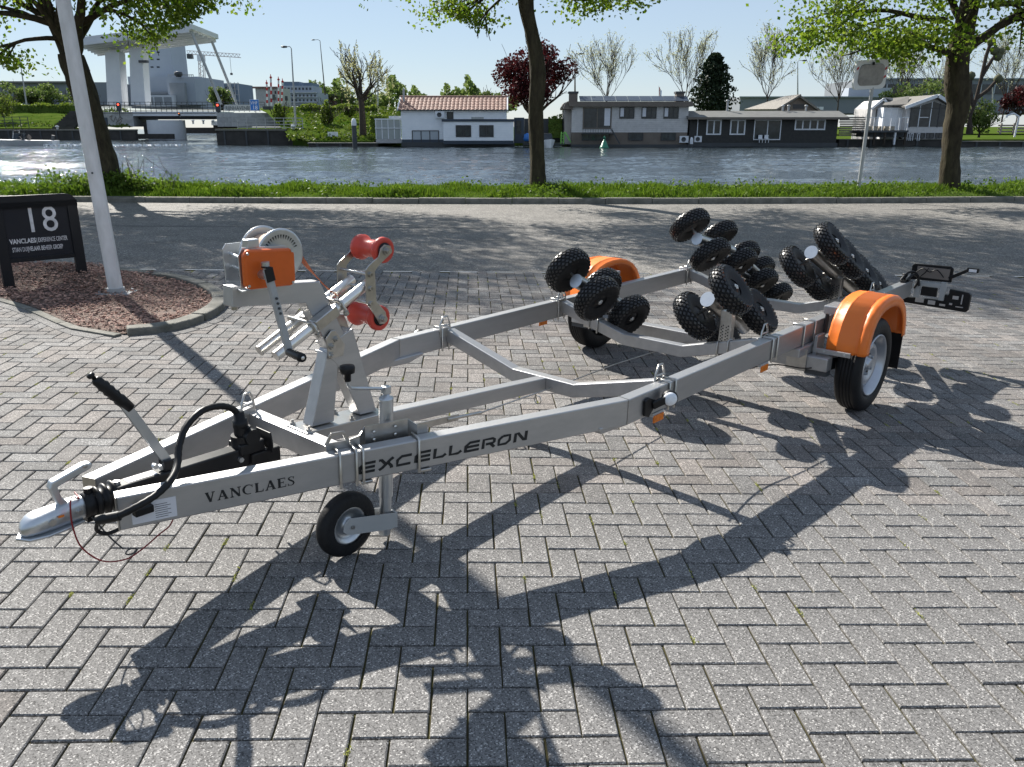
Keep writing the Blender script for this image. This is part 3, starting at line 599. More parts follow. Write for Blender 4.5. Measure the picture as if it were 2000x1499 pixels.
mb=MB(); mb.lathe((4.125,.0,.626),(0,1,0),[(.0165,0),(.0165,.008),(.019,.007),(.019,0)],14); mb.cyl((4.165,.03,.488),(4.165,.045,.488),.009,n=6); mb.cyl((4.25,.04,.485),(4.25,.0475,.485),.011,n=14); part(mb,'rivet',M_steel,cpl)
mb=MB(); mb.box((4.215,.0435,.493),(4.232,.0452,.5)); part(mb,'wear_marker',M_amber,cpl)
mb=MB(); mb.lathe((4.1,0,.488),(1,0,0),[(0,0),(0,.04),(.045,.042),(.045,0)],24); mb.cyl((4.12,.0,.52),(4.12,.0,.545),.014,n=10); mb.box((4.105,-.02,.435),(4.14,.02,.46)); gc=part(mb,'clamp_ring',M_blk)
prof=[]
for i in range(3): x=i*.026; prof+=[(x,.033),(x+.006,.05-.001*i),(x+.011,.056-.002*i),(x+.017,.05-.001*i)]
mb=MB(); mb.lathe((4.035,0,.489),(1,0,0),[(-.02,.034)]+prof+[(.078,.032)],24); part(mb,'rubber_gaiter',M_blk)
mb=MB(); mb.box((3.50,-.032,.455),(4.04,.032,.527)); dt=part(mb,'overrun_tube',M_blk2,bevel=.005)
mb=MB(); mb.box((3.90,-.02,.5275),(4.0,.021,.5287)); part(mb,'type_plate',M_label,dt)
mb=MB(); mb.box((3.44,-.05,.43),(3.56,.05,.5)); mb.box((3.50,-.045,.50),(3.60,.045,.545)); part(mb,'mounting_block',M_blk,dt,.006)
mb=MB(); mb.cyl((3.57,.0,.527),(3.57,.0,.57),.038,n=16); mb.cyl((3.565,0,.57),(3.565,0,.6),.03,n=16); mb.cyl((3.55,.02,.565),(3.55,.05,.565),.03,n=16); sk=part(mb,'plug_socket',M_blk,dt,.003)
mb=MB(); mb.lathe((3.57,0,.598),(.08,0,1),[(0,.026),(.01,.028),(.03,.027),(.032,.021),(.06,.019),(.062,.0)],18); part(mb,'plug',M_blk,sk)
mb=MB(); mb.prism([(-.06,.57),(.035,.57),(.045,.53),(.045,.49),(-.06,.52)],lambda a,b:(3.485,a+.03,b),lambda a,b:(3.491,a+.03,b)); part(mb,'socket_bracket',M_blk,sk,.002)
mb=MB()
for p in ((3.60,.033,.49),(3.9,.0,.55),(3.88,-.0,.54)): mb.cyl(Vector(p)-Vector((0,.004,0)),Vector(p)+Vector((0,.012,0)),.01,n=6)
mb.cyl((4.03,0,.52),(4.03,0,.538),.012,n=6); part(mb,'bolt',M_zinc,dt)
# handbrake
mb=MB(); a=Vector((3.845,0,.535)); b_=Vector((3.98,0,.80)); mb.bar(a+Vector((0,.008,0)),b_+Vector((0,.008,0)),.003,.03,(-.9,0,.45)); mb.bar(a-Vector((0,.008,0)),b_-Vector((0,.008,0)),.003,.03,(-.9,0,.45)); mb.bar(a+Vector((-.014,0,0)),b_+Vector((-.012,0,.006)),.018,.003,(-.9,0,.45)); lv=part(mb,'handbrake_lever',M_zinc)
d=(Vector((4.055,0,.893))-b_).normalized(); L_=(Vector((4.055,0,.893))-b_).length; pf=[(-.035,0),(-.035,.017),(0,.019)]
for i in range(4): pf+=[(L_*(.12+i*.2),.0205),(L_*(.2+i*.2),.0165)]
mb=MB(); mb.lathe(b_,d,pf+[(L_*.95,.017),(L_,.013),(L_+.004,.011),(L_+.004,0)],16); part(mb,'grip',M_blk,lv)
mb=MB(); e=b_+d*(L_+.002); mb.lathe(e,d,[(0,.007),(.012,.007),(.014,.012),(.024,.012),(.026,0)],12); part(mb,'release_button',M_blk,lv)
mb=MB(); mb.box((3.82,-.022,.525),(3.875,.022,.565)); part(mb,'pivot_bracket',M_blk2,lv,.004)
# cables
def smoothp(p,n=6):
    p=[Vector(x) for x in p]; out=[]
    for i in range(len(p)-1):
        a=p[max(i-1,0)];b=p[i];c=p[i+1];d=p[min(i+2,len(p)-1)]
        for k in range(n):
            t=k/n; out.append(.5*((2*b)+(c-a)*t+(2*a-5*b+4*c-d)*t*t+(3*b-a-3*c+d)*t**3))
    return out+[p[-1]]
pc=smoothp([(3.575,0,.64),(3.595,0,.674),(3.654,.02,.706),(3.733,.04,.714),(3.802,.06,.683),(3.849,.09,.635),(3.88,.13,.59),(3.924,.175,.565),(3.985,.2,.541),(4.05,.2,.521),(4.108,.17,.496),(4.148,.13,.483)])
mb=MB(); rr=[.0115+.0012*(i%2) for i in range(len(pc))]; mb.tube(pc,rr,10); cb=part(mb,'plug_cable',M_blk)
mb=MB(); mb.tube(smoothp([(4.10,.175,.497),(4.15,.125,.483)]),.016,10); mb.box((3.995,.155,.475),(4.055,.185,.5)); part(mb,'cable_clip',M_blk,cb,.003)
mb=MB(); mb.tube(smoothp([(4.145,.12,.475),(4.146,.1,.44),(4.122,.1,.417),(4.091,.1,.414),(4.06,.12,.432)]),.0065,8); part(mb,'cable_tail',M_blk,cb)
mb=MB(); mb.tube(smoothp([(4.15,-.03,.53),(4.16,.03,.531),(4.187,.05,.55),(4.199,.06,.526),(4.2,.06,.456),(4.182,.06,.377),(4.126,.06,.306),(4.054,.06,.282),(4.001,.06,.294),(3.945,.08,.336),(3.906,.1,.373),(3.86,.06,.43)]),.0026,6); part(mb,'breakaway_cable',M_cable)
mb=MB(); mb.tube(smoothp([(4.13,.03,.455),(4.082,.03,.363),(4.045,.03,.305)]),.003,6); mb.tube([(4.045+.018*math.cos(a*R(30))-.02,.04,.292+.01*math.sin(a*R(30))) for a in range(13)],.0025,6,False); part(mb,'clip_cord',M_dk)
mb=MB(); mb.tube([(2.62,.1,.395),(2.40,.1,.37)],.008,6); mb.tube([(2.40,.1,.37),(1.68,.06,.345),(1.2,.02,.33),(.39,.0,.30)],.0035,6); mb.tube([(1.99+.0*1,.1+.022*math.cos(a*R(30)),.33+.022*math.sin(a*R(30))) for a in range(13)],.003,6,False); part(mb,'brake_rod',M_steel)
mb=MB(); mb.bar((3.0,.1,.43),(2.55,.1,.388),.006,.03); part(mb,'brake_link',M_steel,bevel=.001)
mb=MB(); mb.tube(smoothp([(1.9,.70,.40),(1.5,.68,.37),(1.1,.69,.39),(.7,.74,.36),(.45,.82,.30),(.3,.9,.3)]),.004,6); part(mb,'shadow_line',M_blk)  # thin black tube drawn in place of a shadow line under the beam
# --- winch post
def side(poly,t_a,t_b,name,m,parent=None,bevel=.003):
    mb=MB(); mb.prism(poly,lambda a,b:(a,t_a,b),lambda a,b:(a,t_b,b)); return part(mb,name,m,parent,bevel)
side([(3.335,.519),(3.335,.527),(2.93,.505),(2.93,.497)],-.07,.07,'base_plate',M_steel)
mb=MB()
for s_,tt in ((3.315,.055),(3.315,-.055),(3.11,.055),(3.11,-.055),(2.95,.055)):
    z_=.527-(3.335-s_)*.054; mb.cyl((s_,tt,z_),(s_,tt,z_+.008),.011,n=6); mb.cyl((s_,tt,z_+.008),(s_,tt,z_+.02),.006,n=8)
part(mb,'nut',M_steel)
post=side([(3.285,.528),(3.18,.522),(3.145,.80),(3.20,.81)],-.032,.032,'post_leg',M_alu)
side([(3.05,.515),(2.965,.51),(3.075,.885),(3.17,.85),(3.20,.80),(3.15,.745)],-.033,.033,'post_leg',M_alu)
side([(3.20,.785),(3.13,.785),(3.12,.83),(3.165,.895),(3.185,.898),(3.212,.87)],.036,.041,'hinge_plate',M_steel)
side([(3.15,.78),(3.08,.79),(3.04,.87),(3.065,.93),(3.095,.935),(3.16,.87)],-.041,-.036,'hinge_plate',M_steel)
mb=MB()
for p in ((3.185,.835),(3.165,.86),(3.19,.80)):
    mb.cyl((p[0],-.055,p[1]),(p[0],.06,p[1]),.007,n=8); mb.cyl((p[0],.041,p[1]),(p[0],.051,p[1]),.013,n=6)
part(mb,'hinge_bolt',M_steel)
side([(3.19,.82),(3.115,.87),(3.215,1.083),(3.235,1.09),(3.29,1.025)],-.03,.03,'upper_post',M_alu)
side([(3.582,1.124),(3.587,1.052),(3.291,1.02),(3.215,1.092)],-.0305,.0305,'winch_arm',M_alu)
mb=MB()
for s_ in (3.56,3.44): mb.cyl((s_,.0,1.035),(s_,.0,1.052),.012,n=6)
part(mb,'nut',M_steel)
# twin tubes and clamps
ta,tb=Vector((3.44,0,.852)),Vector((3.005,0,1.062))
for tt in (.054,-.054):
    mb=MB(); mb.tube([ta+Vector((0,tt,0)),tb+Vector((0,tt,0))],.0205,20); tu=part(mb,'bow_tube',M_bright)
    mb=MB(); dd=(ta-tb).normalized(); mb.tube([ta+Vector((0,tt,0)),ta+dd*.003+Vector((0,tt,0))],.0215,20); part(mb,'end_cap',M_steel,tu)
mb=MB(); mid=ta.lerp(tb,.5); mb.box((-.055,-.022,-.022),(.055,.023,.022),Matrix.Translation(mid+Vector((0,.054,0)))@Matrix.Rotation(math.atan2(.21,.435),4,'Y')); part(mb,'clamp_sleeve',M_steel,bevel=.004)
nd=Vector((.21,0,.435)).normalized()
for f_ in (.36,.66):
    c=ta.lerp(tb,f_); mb=MB(); mb.tube([c+Vector((0,.08,0))-nd*.028,c+Vector((0,.082,0))+nd*.02,c+Vector((0,.075,0))+nd*.027,c+Vector((0,-.075,0))+nd*.027,c+Vector((0,-.082,0))+nd*.02,c+Vector((0,-.08,0))-nd*.028],.0058,8); part(mb,'u_bolt',M_steel)
    mb=MB(); mb.cyl(c+Vector((0,-.08,0))-nd*.02,c+Vector((0,-.08,0))-nd*.036,.011,n=6); mb.cyl(c+Vector((0,.08,0))-nd*.02,c+Vector((0,.08,0))-nd*.036,.011,n=6); part(mb,'nut',M_steel)
# roller fork
for tt in (.088,-.092):
    pl=[(2.925,1.20),(2.955,1.208),(2.975,1.195),(2.985,1.165),(3.035,1.135),(3.05,1.12),(3.05,.99),(3.03,.965),(3.0,.92),(2.985,.895),(2.96,.893),(2.948,.91),(2.955,.94),(3.0,.99),(3.005,1.11),(2.985,1.13),(2.93,1.165),(2.918,1.18)]
    side(pl,tt-.002,tt+.003,'roller_fork',M_steel,None,.001)
mb=MB()
for p in ((3.028,1.10),(3.028,1.045),(3.028,.985)):
    mb.cyl((p[0],-.10,p[1]),(p[0],.10,p[1]),.006,n=8); mb.cyl((p[0],.091,p[1]),(p[0],.1,p[1]),.011,n=6)
part(mb,'spacer_bolt',M_steel)
for (s_,z_) in ((2.945,1.183),(2.972,.915)):
    mb=MB(); mb.lathe((s_,-.08,z_),(0,1,0),[(0,.022),(0,.044),(.004,.05),(.022,.051),(.035,.043),(.048,.035),(.112,.035),(.125,.043),(.138,.051),(.156,.05),(.16,.044),(.155,.03),(.15,.022)],32); rl=part(mb,'bow_roller',M_red)
    mb=MB(); mb.lathe((s_,-.078,z_),(0,1,0),[(0,.0),(0,.03),(.158,.03),(.158,0)],20); part(mb,'bush',M_blk,rl)
    mb=MB(); mb.cyl((s_,-.105,z_),(s_,.112,z_),.0085,n=12); mb.cyl((s_,.092,z_),(s_,.096,z_),.019,n=16); mb.cyl((s_,.096,z_),(s_,.108,z_),.0125,n=16); part(mb,'pin',M_steel,rl)
# winch
mb=MB(); mb.prism([(3.575,.082),(3.37,.082),(3.35,-.10),(3.53,-.10)],P3(1.108),P3(1.114)); wb=part(mb,'winch_base',M_zinc)
side([(3.53,1.11),(3.535,1.235),(3.522,1.252),(3.42,1.252),(3.36,1.17),(3.35,1.108)],-.103,-.099,'frame_plate',M_zinc,wb,.001)
side([(3.578,1.122),(3.582,1.235),(3.565,1.262),(3.40,1.252),(3.368,1.22),(3.368,1.107)],.080,.084,'frame_plate',M_zinc,wb,.001)
cv=side([(3.576,1.135),(3.576,1.24),(3.562,1.256),(3.396,1.244),(3.378,1.228),(3.378,1.128),(3.392,1.112),(3.56,1.12)],.085,.112,'gear_cover',M_orange2,None,.008)
mb=MB()
for p in ((3.564,1.243),(3.565,1.134),(3.39,1.235),(3.392,1.124)): mb.cyl((p[0],.111,p[1]),(p[0],.115,p[1]),.005,n=8)
part(mb,'screw',M_zinc,cv)
dc=Vector((3.40,0,1.215))
for tt in (.052,-.062):
    mb=MB(); mb.lathe(dc+Vector((0,tt,0)),(0,1,0),[(0,.0),(0,.088),(-.002,.092),(.003,.094),(.006,.092),(.005,.086),(.005,0)],48); dr=part(mb,'drum_disc',M_zinc)
    if tt>0:
        mb=MB()
        for i in range(26):
            a=R(-75)+i*R(9.2); b_=a+R(5); p=lambda an,r_:dc+Vector((math.cos(an)*r_,tt+.0062,math.sin(an)*r_)); mb.add([p(a,.072),p(b_,.072),p((a+b_)/2,.056)],[(0,1,2)])
        part(mb,'gear_teeth',M_ink,dr)
mb=MB(); mb.lathe(dc+Vector((0,-.056,0)),(0,1,0),[(0,.02),(0,.066),(.03,.069),(.07,.067),(.108,.066),(.108,.02)],32); part(mb,'webbing_coil',M_webb)
mb=MB(); mb.cyl((3.505,-.1,1.215),(3.55,.085,1.215),.006,n=12); mb.cyl((3.50,-.1,1.17),(3.53,.085,1.17),.005,n=12); part(mb,'winch_shaft',M_zinc)
mb=MB(); mb.box((3.50,.05,1.255),(3.545,.085,1.285)); part(mb,'ratchet_pawl',M_zinc,wb,.003)
mb=MB(); mb.cyl((3.515,.11,1.168),(3.515,.15,1.168),.016,n=16); mb.cyl((3.515,.14,1.168),(3.517,.142,1.212),.011,n=14); mb.cyl((3.516,.142,1.2),(3.517,.142,1.214),.014,n=14); hb=part(mb,'crank_hub',M_zinc)
mb=MB(); mb.bar((3.52,.155,1.19),(3.455,.165,.885),.02,.024,(1,0,.2)); cr=part(mb,'winch_crank',M_galv,bevel=.003)
mb=MB(); mb.bar((3.522,.168,1.196),(3.514,.170,1.15),.003,.034,(1,0,.2)); mb.bar((3.53,.150,1.198),(3.506,.150,1.196),.03,.006,(0,0,1)); part(mb,'crank_cap',M_blk,cr,.002)
mb=MB()
for i in range(4): z_=1.09-i*.018; s_=3.52-(1.19-z_)*.213; mb.cyl((s_,.16,z_),(s_,.1745,z_),.0045,n=8)
part(mb,'adjust_hole',M_dk,cr)
mb=MB(); mb.lathe((3.462,.168,.893),(.15,1,.02),[(0,0),(0,.012),(.01,.015),(.10,.0165),(.112,.015),(.114,0)],18); gp=part(mb,'crank_grip',M_blk,cr)
mb=MB(); mb.lathe((3.462+.017,.168+.113,.8955),(.15,1,.02),[(0,0),(0,.007),(.002,.006),(.002,0)],10); part(mb,'end_screw',M_bright,gp)
mb=MB(); rows=[]
for i in range(13):
    t=i/12; p=Vector((3.305,0,1.215)).lerp(Vector((3.135,.0,1.03)),t)+Vector((0,0,-.01*math.sin(t*3.1))); tw=t*2.4; ww=.03*(1-.3*t); dd=Vector((math.sin(tw)*.7,math.cos(tw),math.sin(tw)*.7)); rows.append([p-dd*ww,p+dd*ww])
mb.grid(rows); o=part(mb,'winch_strap',M_strap); md=o.modifiers.new('t','SOLIDIFY'); md.thickness=.002
mb=MB(); mb.tube([(3.14+.02*math.cos(a*R(30)),.0,1.015+.022*math.sin(a*R(30))) for a in range(13)],.005,8,False); part(mb,'snap_hook',M_steel)
# --- lamps and reflectors
for sg in (1,-1):
    f=lambda a,b,c:(a,b*sg,c)
    mb=MB(); y=t1+.032
    mb.prism([(2.085,.435),(2.09,.505),(2.06,.515),(2.03,.50),(2.0,.49),(1.99,.47),(2.03,.44),(2.05,.42)],lambda a,b:f(a,y,b),lambda a,b:f(a,y+.012,b)); lb=part(mb,'lamp_bracket',M_blk,bevel=.003)
    mb=MB(); mb.bar(f(2.03,y+.012,.47),f(1.955,y+.055,.50),.02,.034); part(mb,'lamp_arm',M_blk,lb,.004)
    mb=MB(); ax=Vector((.8,.6*sg,0)); mb.lathe(f(1.945,y+.045,.495),ax,[(-.025,0),(-.025,.03),(0,.036),(.018,.036),(.022,.032)],24); lp=part(mb,'lamp_housing',M_blk,lb)
    mb=MB(); mb.lathe(f(1.945,y+.045,.495),ax,[(.012,.0315),(.024,.0315),(.034,.026),(.039,.013),(.040,0)],24); part(mb,'lens',M_white,lb)
    for s_ in ((1.955,.90) if sg>0 else (.90,)):
        mb=MB(); mb.box((s_-.04,(t1+.034)*sg-.004,.375),(s_+.04,(t1+.034)*sg+.004,.41)); rf=part(mb,'reflector',M_amber,bevel=.002)
        mb=MB(); mb.box((s_-.045,(t1+.022)*sg-.006,.404),(s_+.045,(t1+.034)*sg-.001*sg,.4205)); part(mb,'reflector_bracket',M_galv,rf)
# --- axle, hangers, swing arms
mb=MB(); mb.box((.32,-.93,.283),(.40,.93,.363)); part(mb,'axle_tube',M_alu,bevel=.006)
for sg in (1,-1):
    y0=(t1-.045)*sg; y1=(t1+.055)*sg
    mb=MB(); mb.box((.20,min(y0,y1),.365),(.50,max(y0,y1),.419)); part(mb,'axle_hanger',M_alu,bevel=.006)
    mb=MB(); mb.box((.405,min(y0,y1)-.01,.27),(.412,max(y0,y1)+.01,.40)); mb.box((.306,min(y0,y1)-.01,.27),(.313,max(y0,y1)+.01,.40)); part(mb,'axle_clamp',M_steel,bevel=.002)
    mb=MB(); mb.bar((.36,.90*sg,.322),(0,.905*sg,.27),.035,.075); mb.cyl((0,.87*sg,.27),(0,.99*sg,.27),.045,n=20); part(mb,'swing_arm',M_blk2,bevel=.005)
    mb=MB(); mb.box((.33,min(.8*sg,.93*sg),.255),(.39,max(.8*sg,.93*sg),.285)); part(mb,'shackle',M_dk)
    mb=MB(); mb.box((.03,min(.785*sg,.875*sg),.575),(.19,max(.785*sg,.875*sg),.625)); part(mb,'guard_box',M_alu,bevel=.006)
    mb=MB(); mb.box((.09,min(.778*sg,.79*sg),.44),(.13,max(.778*sg,.79*sg),.60)); part(mb,'guard_stay',M_dk,bevel=.002)
    mb=MB(); mb.box((.322,min(.82*sg,1.03*sg),.375),(.34,max(.82*sg,1.03*sg),.402)); part(mb,'guard_bracket',M_alu,bevel=.002)
    mb=MB(); mb.box((.22,min(.81*sg,.83*sg),.36),(.33,max(.81*sg,.83*sg),.47)); part(mb,'guard_bracket',M_alu,bevel=.002)
    mb=MB()
    for y_ in (.88,1.0): mb.cyl((.34,y_*sg,.39),(.344,y_*sg,.39),.007,n=8)
    part(mb,'rivet',M_zinc)
    # wheel
    zc=.2847-.0155*sg; yo=1.066; n=72
    prof=[(.93,.19),(.925,.215),(.926,.245),(.935,.272),(.948,.281),(.965,.2845)]
    for g_ in (.972,.992,1.012,1.030): prof+=[(g_-.003,.2847),(g_-.0025,.279),(g_+.0025,.279),(g_+.003,.2847)]
    prof+=[(1.045,.2835),(1.058,.278),(1.07,.262),(1.075,.24),(1.073,.215),(1.066,.197),(1.058,.188)]
    mb=MB(); mb.lathe((0,0,zc),(0,sg,0),prof,n); wh=part(mb,'wheel',M_tyre)
    mb=MB(); mb.lathe((0,0,zc),(0,sg,0),[(1.058,.188),(1.068,.187),(1.07,.181),(1.06,.176),(1.052,.165),(1.0,.158),(.99,.15)],48)
    mb.lathe((0,0,zc),(0,sg,0),[(.99,.158),(1.0,.153),(1.02,.142),(1.034,.125),(1.04,.108),(1.036,.09),(1.024,.07),(1.02,.05),(1.026,.04),(1.04,.035),(1.044,.028),(1.044,0)],48); rm=part(mb,'rim',M_rim,wh)
    mb=MB()
    for i in range(5):
        a=i*2*math.pi/5; mb.cyl((math.cos(a)*.058,1.012*sg,zc+math.sin(a)*.058),(math.cos(a)*.058,1.04*sg,zc+math.sin(a)*.058),.0095,n=6)
    part(mb,'wheel_nut',M_zinc,wh)
    mb=MB()
    for i in range(12):
        a=i*2*math.pi/12+.2; 
        for rr_,yy in ((.141,1.0205),):
            c=Vector((math.cos(a)*rr_,yy*sg,zc+math.sin(a)*rr_)); mb.lathe(c,(math.cos(a)*.6,sg,math.sin(a)*.6),[(.0,0),(.0,.013),(.0025,.013),(.003,0)],10)
    part(mb,'rim_hole',M_ink,wh)
    mb=MB()
    for i in range(5):
        a=(i+.5)*2*math.pi/5; c=Vector((math.cos(a)*.055,1.0235*sg,zc+math.sin(a)*.055)); mb.lathe(c,(0,sg,0),[(.0,0),(.0,.012),(.002,.012),(.002,0)],10)
    part(mb,'vent_hole',M_ink,wh)
    # mud flap
    mb=MB(); mb.box((-.42,min(.95*sg,1.09*sg),.16),(-.41,max(.95*sg,1.08*sg),.40)); part(mb,'mud_flap',M_blk)
    # mudguard shell
    path=[(.318,.385),(.318,.44),(.305,.50),(.28,.565),(.235,.625),(.17,.668),(.09,.692),(0,.702),(-.10,.70),(-.19,.682),(-.27,.648),(-.335,.595),(-.38,.53),(-.41,.46),(-.425,.39)]
    cen=Vector((-.04,.42)); path=[(-.04+(a+.04)*.955,.40+(b-.40)*.955) for a,b in path]; secs=[(.868,.86),(.868,.94),(.872,.985),(.885,1.),(.93,1.0),(.933,1.012),(.94,1.012),(.943,1.),(1.035,1.0),(1.04,.978),(1.052,.978),(1.06,1.0),(1.075,1.0),(1.09,.985),(1.098,.95),(1.10,.86),(1.099,.76)]
    mb=MB(); mb.smooth=True
    pl=[];
    for i in range(len(path)-1):
        for k in range(3): t=k/3; pl.append(Vector(path[i]).lerp(Vector(path[i+1]),t))
    pl.append(Vector(path[-1]))
    rows=[]
    for y_,k in secs:
        row=[]
        for p in pl:
            q=cen+(p-cen)*k
            if k<.97:   # side walls: straight down, not inward, at the ends
                q.x=cen.x+(p.x-cen.x)*max(k,1-(1-k)*.9)
                if p.y<.45: q=Vector((q.x,p.y))
            row.append((q.x,y_*sg,q.y))
        rows.append(row)
    mb.grid(rows); g_=part(mb,'mudguard',M_orange); md=g_.modifiers.new('t','SOLIDIFY'); md.thickness=.004; md.offset=-1
# --- roller cradles
def rtyre():
    mb=MB(); mb.mi(0); mb.lathe((0,0,0),(0,0,1),[(-.026,.045),(-.03,.06),(-.039,.085),(-.040,.105),(-.033,.119),(-.018,.1265),(0,.128),(.018,.1265),(.033,.119),(.040,.105),(.039,.085),(.03,.06),(.026,.045)],40)
    # diamond lugs
    rows=[(-.036,.1135,.5),(-.027,.1225,0),(-.0135,.127,.5),(0,.128,0),(.0135,.127,.5),(.027,.1225,0),(.036,.1135,.5)]
    n=30; mb.mi(3)
    for z,r,ph in rows:
        tilt=z/.04
        for i in range(n):
            a=(i+ph)*2*math.pi/n; da=.088; dz=.0082; N_=Vector((math.cos(a)*math.cos(tilt*.8),math.sin(a)*math.cos(tilt*.8),math.sin(tilt*.8)))
            c=Vector((math.cos(a)*r,math.sin(a)*r,z)); T1=Vector((-math.sin(a),math.cos(a),0)); T2=N_.cross(T1)
            h=.0058; vs=[c+N_*h*k+(T1*x*.0118+T2*y*dz)*s_ for k,s_ in ((-.6,1.1),(1,.8)) for x,y in ((-1,0),(0,-1),(1,0),(0,1))]
            mb.add(vs,[(4,5,6,7),(0,1,5,4),(1,2,6,5),(2,3,7,6),(3,0,4,7)])
    mb.mi(1); mb.lathe((0,0,0),(0,0,1),[(-.024,.0),(-.024,.02),(-.02,.055),(-.026,.062),(-.026,.066)],24); mb.lathe((0,0,0),(0,0,1),[(.026,.066),(.026,.062),(.02,.055),(.024,.02),(.03,.018),(.03,0)],24)
    mb.mi(2); mb.lathe((0,0,.03),(0,0,1),[(0,.0125),(.003,.0125),(.003,.007),(.007,.006),(.007,0)],8,smooth=False)
    for i in range(6): a=i*R(60); mb.lathe((math.cos(a)*.012,math.sin(a)*.012,.029),(0,0,1),[(0,.0035),(.003,.0035),(.003,0)],6)
    mb.mi(0); return mb
_o=rtyre().build('roller_wheel',[M_tyre,M_blk,M_bright,M_lug],None); _o.data.transform(Matrix.Scale(1.2,4)); RW=_o.data; bpy.data.objects.remove(_o)
def cradle(s_c,t_c,z_c,half,slope,lean,sts,sg,post_s,post_z0,post_t,xm_s):
    """tube along -s sloping down at 'slope'; wheels either side on axles leaning outwards by 'lean'"""
    d=Vector((-math.cos(slope),0,-math.sin(slope))); c=Vector((s_c,t_c,z_c)); a=Vector((0,sg*math.cos(lean),math.sin(lean)))
    mb=MB(); mb.tube([c-d*half,c+d*half],.0425,28); tb_=part(mb,'cradle_tube',M_steel)
    for q in (-1,1): 
        mb=MB(); mb.tube([c+d*q*(half-.001),c+d*q*(half+.004)],.044,28); part(mb,'tube_cap',M_zinc,tb_,.001)
    for st in sts:
        p=c+d*st
        mb=MB(); mb.tube([p-a*.138,p+a*.138],.0085,10)
        for q in (-1,1): mb.tube([p+a*q*.052,p+a*q*.075],.013,8)
        part(mb,'wheel_axle',M_steel,tb_)
        for q in (-1,1):
            o=bpy.data.objects.new('roller_wheel',RW); C.objects.link(o); o.parent=tb_
            z=a*q; x=d; y=z.cross(x); M=Matrix((x,y,z)).transposed().to_4x4()@Matrix.Rotation(random.uniform(0,.2),4,'Z'); M.translation=p+a*q*.138; o.matrix_local=M
    mb=MB(); pt=c+d*((post_s-s_c)/d.x)
    # perforated upright
    w2=.036; mb.box((post_s-.022,post_t-w2,post_z0),(post_s+.022,post_t+w2,pt.z-.02)); up_=part(mb,'cradle_post',M_steel,bevel=.003)
    mb=MB()
    for i in range(7):
        for j,x in enumerate((-.022,-.012,.008,.02)):
            zz_=post_z0+.02+i*.018+(j%2)*.009
            if zz_<pt.z-.06: mb.lathe((post_s+.0215,post_t+x,zz_),(1,0,0),[(0,0),(0,.0045),(.0012,.0045),(.0012,0)],8)
    part(mb,'perforation',M_ink,up_)
    mb=MB(); mb.tube([pt-a*.05-Vector((0,0,.03)),pt+a*.05-Vector((0,0,.03))],.012,10); part(mb,'pivot_bolt',M_steel,up_)
    for o_ in (-.03,.035):
        tt=post_t+o_; zt_=.531-(.716-abs(tt))*(.531-.393)/(.716-.21)+.003; mb=MB()
        mb.tube([(xm_s+.006,tt,zt_-.085),(xm_s+.006,tt,zt_-.004),(xm_s+.002,tt,zt_+.003),(xm_s-.062,tt,zt_+.003),(xm_s-.066,tt,zt_-.004),(xm_s-.066,tt,zt_-.085)],.0048,8); part(mb,'u_bolt',M_steel,up_)
import math as _m
cradle(.615,.38,.582,.275,R(27),R(41),(-.205,.205),1,.77,.42,.47,.80)
cradle(.76,-.445,.612,.27,R(25),R(32),(-.20,.20),-1,.77,.42,-.445,.80)
cradle(-.93,.435,.602,.60,R(23.3),R(40),(-.53,-.18,.18,.53),1,-.86,.42,.46,-.83)
cradle(-.69,-.44,.768,.28,R(15),R(46),(-.235,.235),-1,-.86,.42,-.45,-.83)
cradle(-1.47,-.42,.43,.25,R(27),R(48),(-.18,.18),-1,-1.47,.33,-.42,-.83)
mb=MB(); mb.tube([(-.66,-.44,.70),(-1.50,-.43,.36)],.03,16); part(mb,'rocker_arm',M_steel)
# --- light board at the rear end of the near beam
lbm=lambda a,b,z:(-1.5-.05+a,b,z)
mb=MB(); mb.prism([(.735,.535),(.735,.64),(.75,.655),(1.0,.662),(1.02,.645),(1.02,.545)],lambda a,b:lbm(-.03,a,b),lambda a,b:lbm(-.012,a,b)); lbd=part(mb,'number_plate_carrier',M_blk,bevel=.004)
mb=MB(); mb.box(lbm(-.011,.775,.56),lbm(-.0085,1.0,.64)); part(mb,'plate_back',mat('beige_card',(.2,.17,.15),.7,0,col2=(.17,.15,.13),scale=5),lbd)
mb=MB(); mb.tube(smoothp([lbm(.0,.76,.58),lbm(.015,.82,.63),lbm(.02,.87,.61),lbm(.02,.92,.63),lbm(.01,.97,.58)]),.004,6); mb.tube(smoothp([lbm(.0,.80,.56),lbm(.015,.84,.60),lbm(.02,.86,.64)]),.004,6); part(mb,'lamp_wire',M_blk,lbd)
mb=MB(); mb.prism([(.66,.40),(.66,.36),(1.15,.345),(1.165,.36),(1.165,.475),(1.15,.49),(1.02,.50),(1.02,.455),(.97,.455),(.97,.41)],lambda a,b:lbm(-.045,a,b),lambda a,b:lbm(-.005,a,b)); lu=part(mb,'light_board',M_blk,bevel=.006)
mb=MB()
for a,b,c_,d_ in ((.80,.375,.86,.41),(.89,.37,.94,.40),(1.05,.43,1.09,.455),(1.11,.40,1.118,.47),(1.035,.385,1.055,.40),(.97,.37,1.01,.385),(1.08,.375,1.13,.382)): mb.box(lbm(-.006,a,b),lbm(-.003,c_,d_))
part(mb,'rear_cutout',M_zinc,lu)
mb=MB(); mb.box(lbm(-.02,.78,.41),lbm(.01,.82,.54)); mb.box(lbm(-.02,.96,.41),lbm(.01,.995,.545)); mb.box(lbm(-.02,.82,.50),lbm(.006,.96,.53)); part(mb,'board_frame',M_galv,lu,.002)
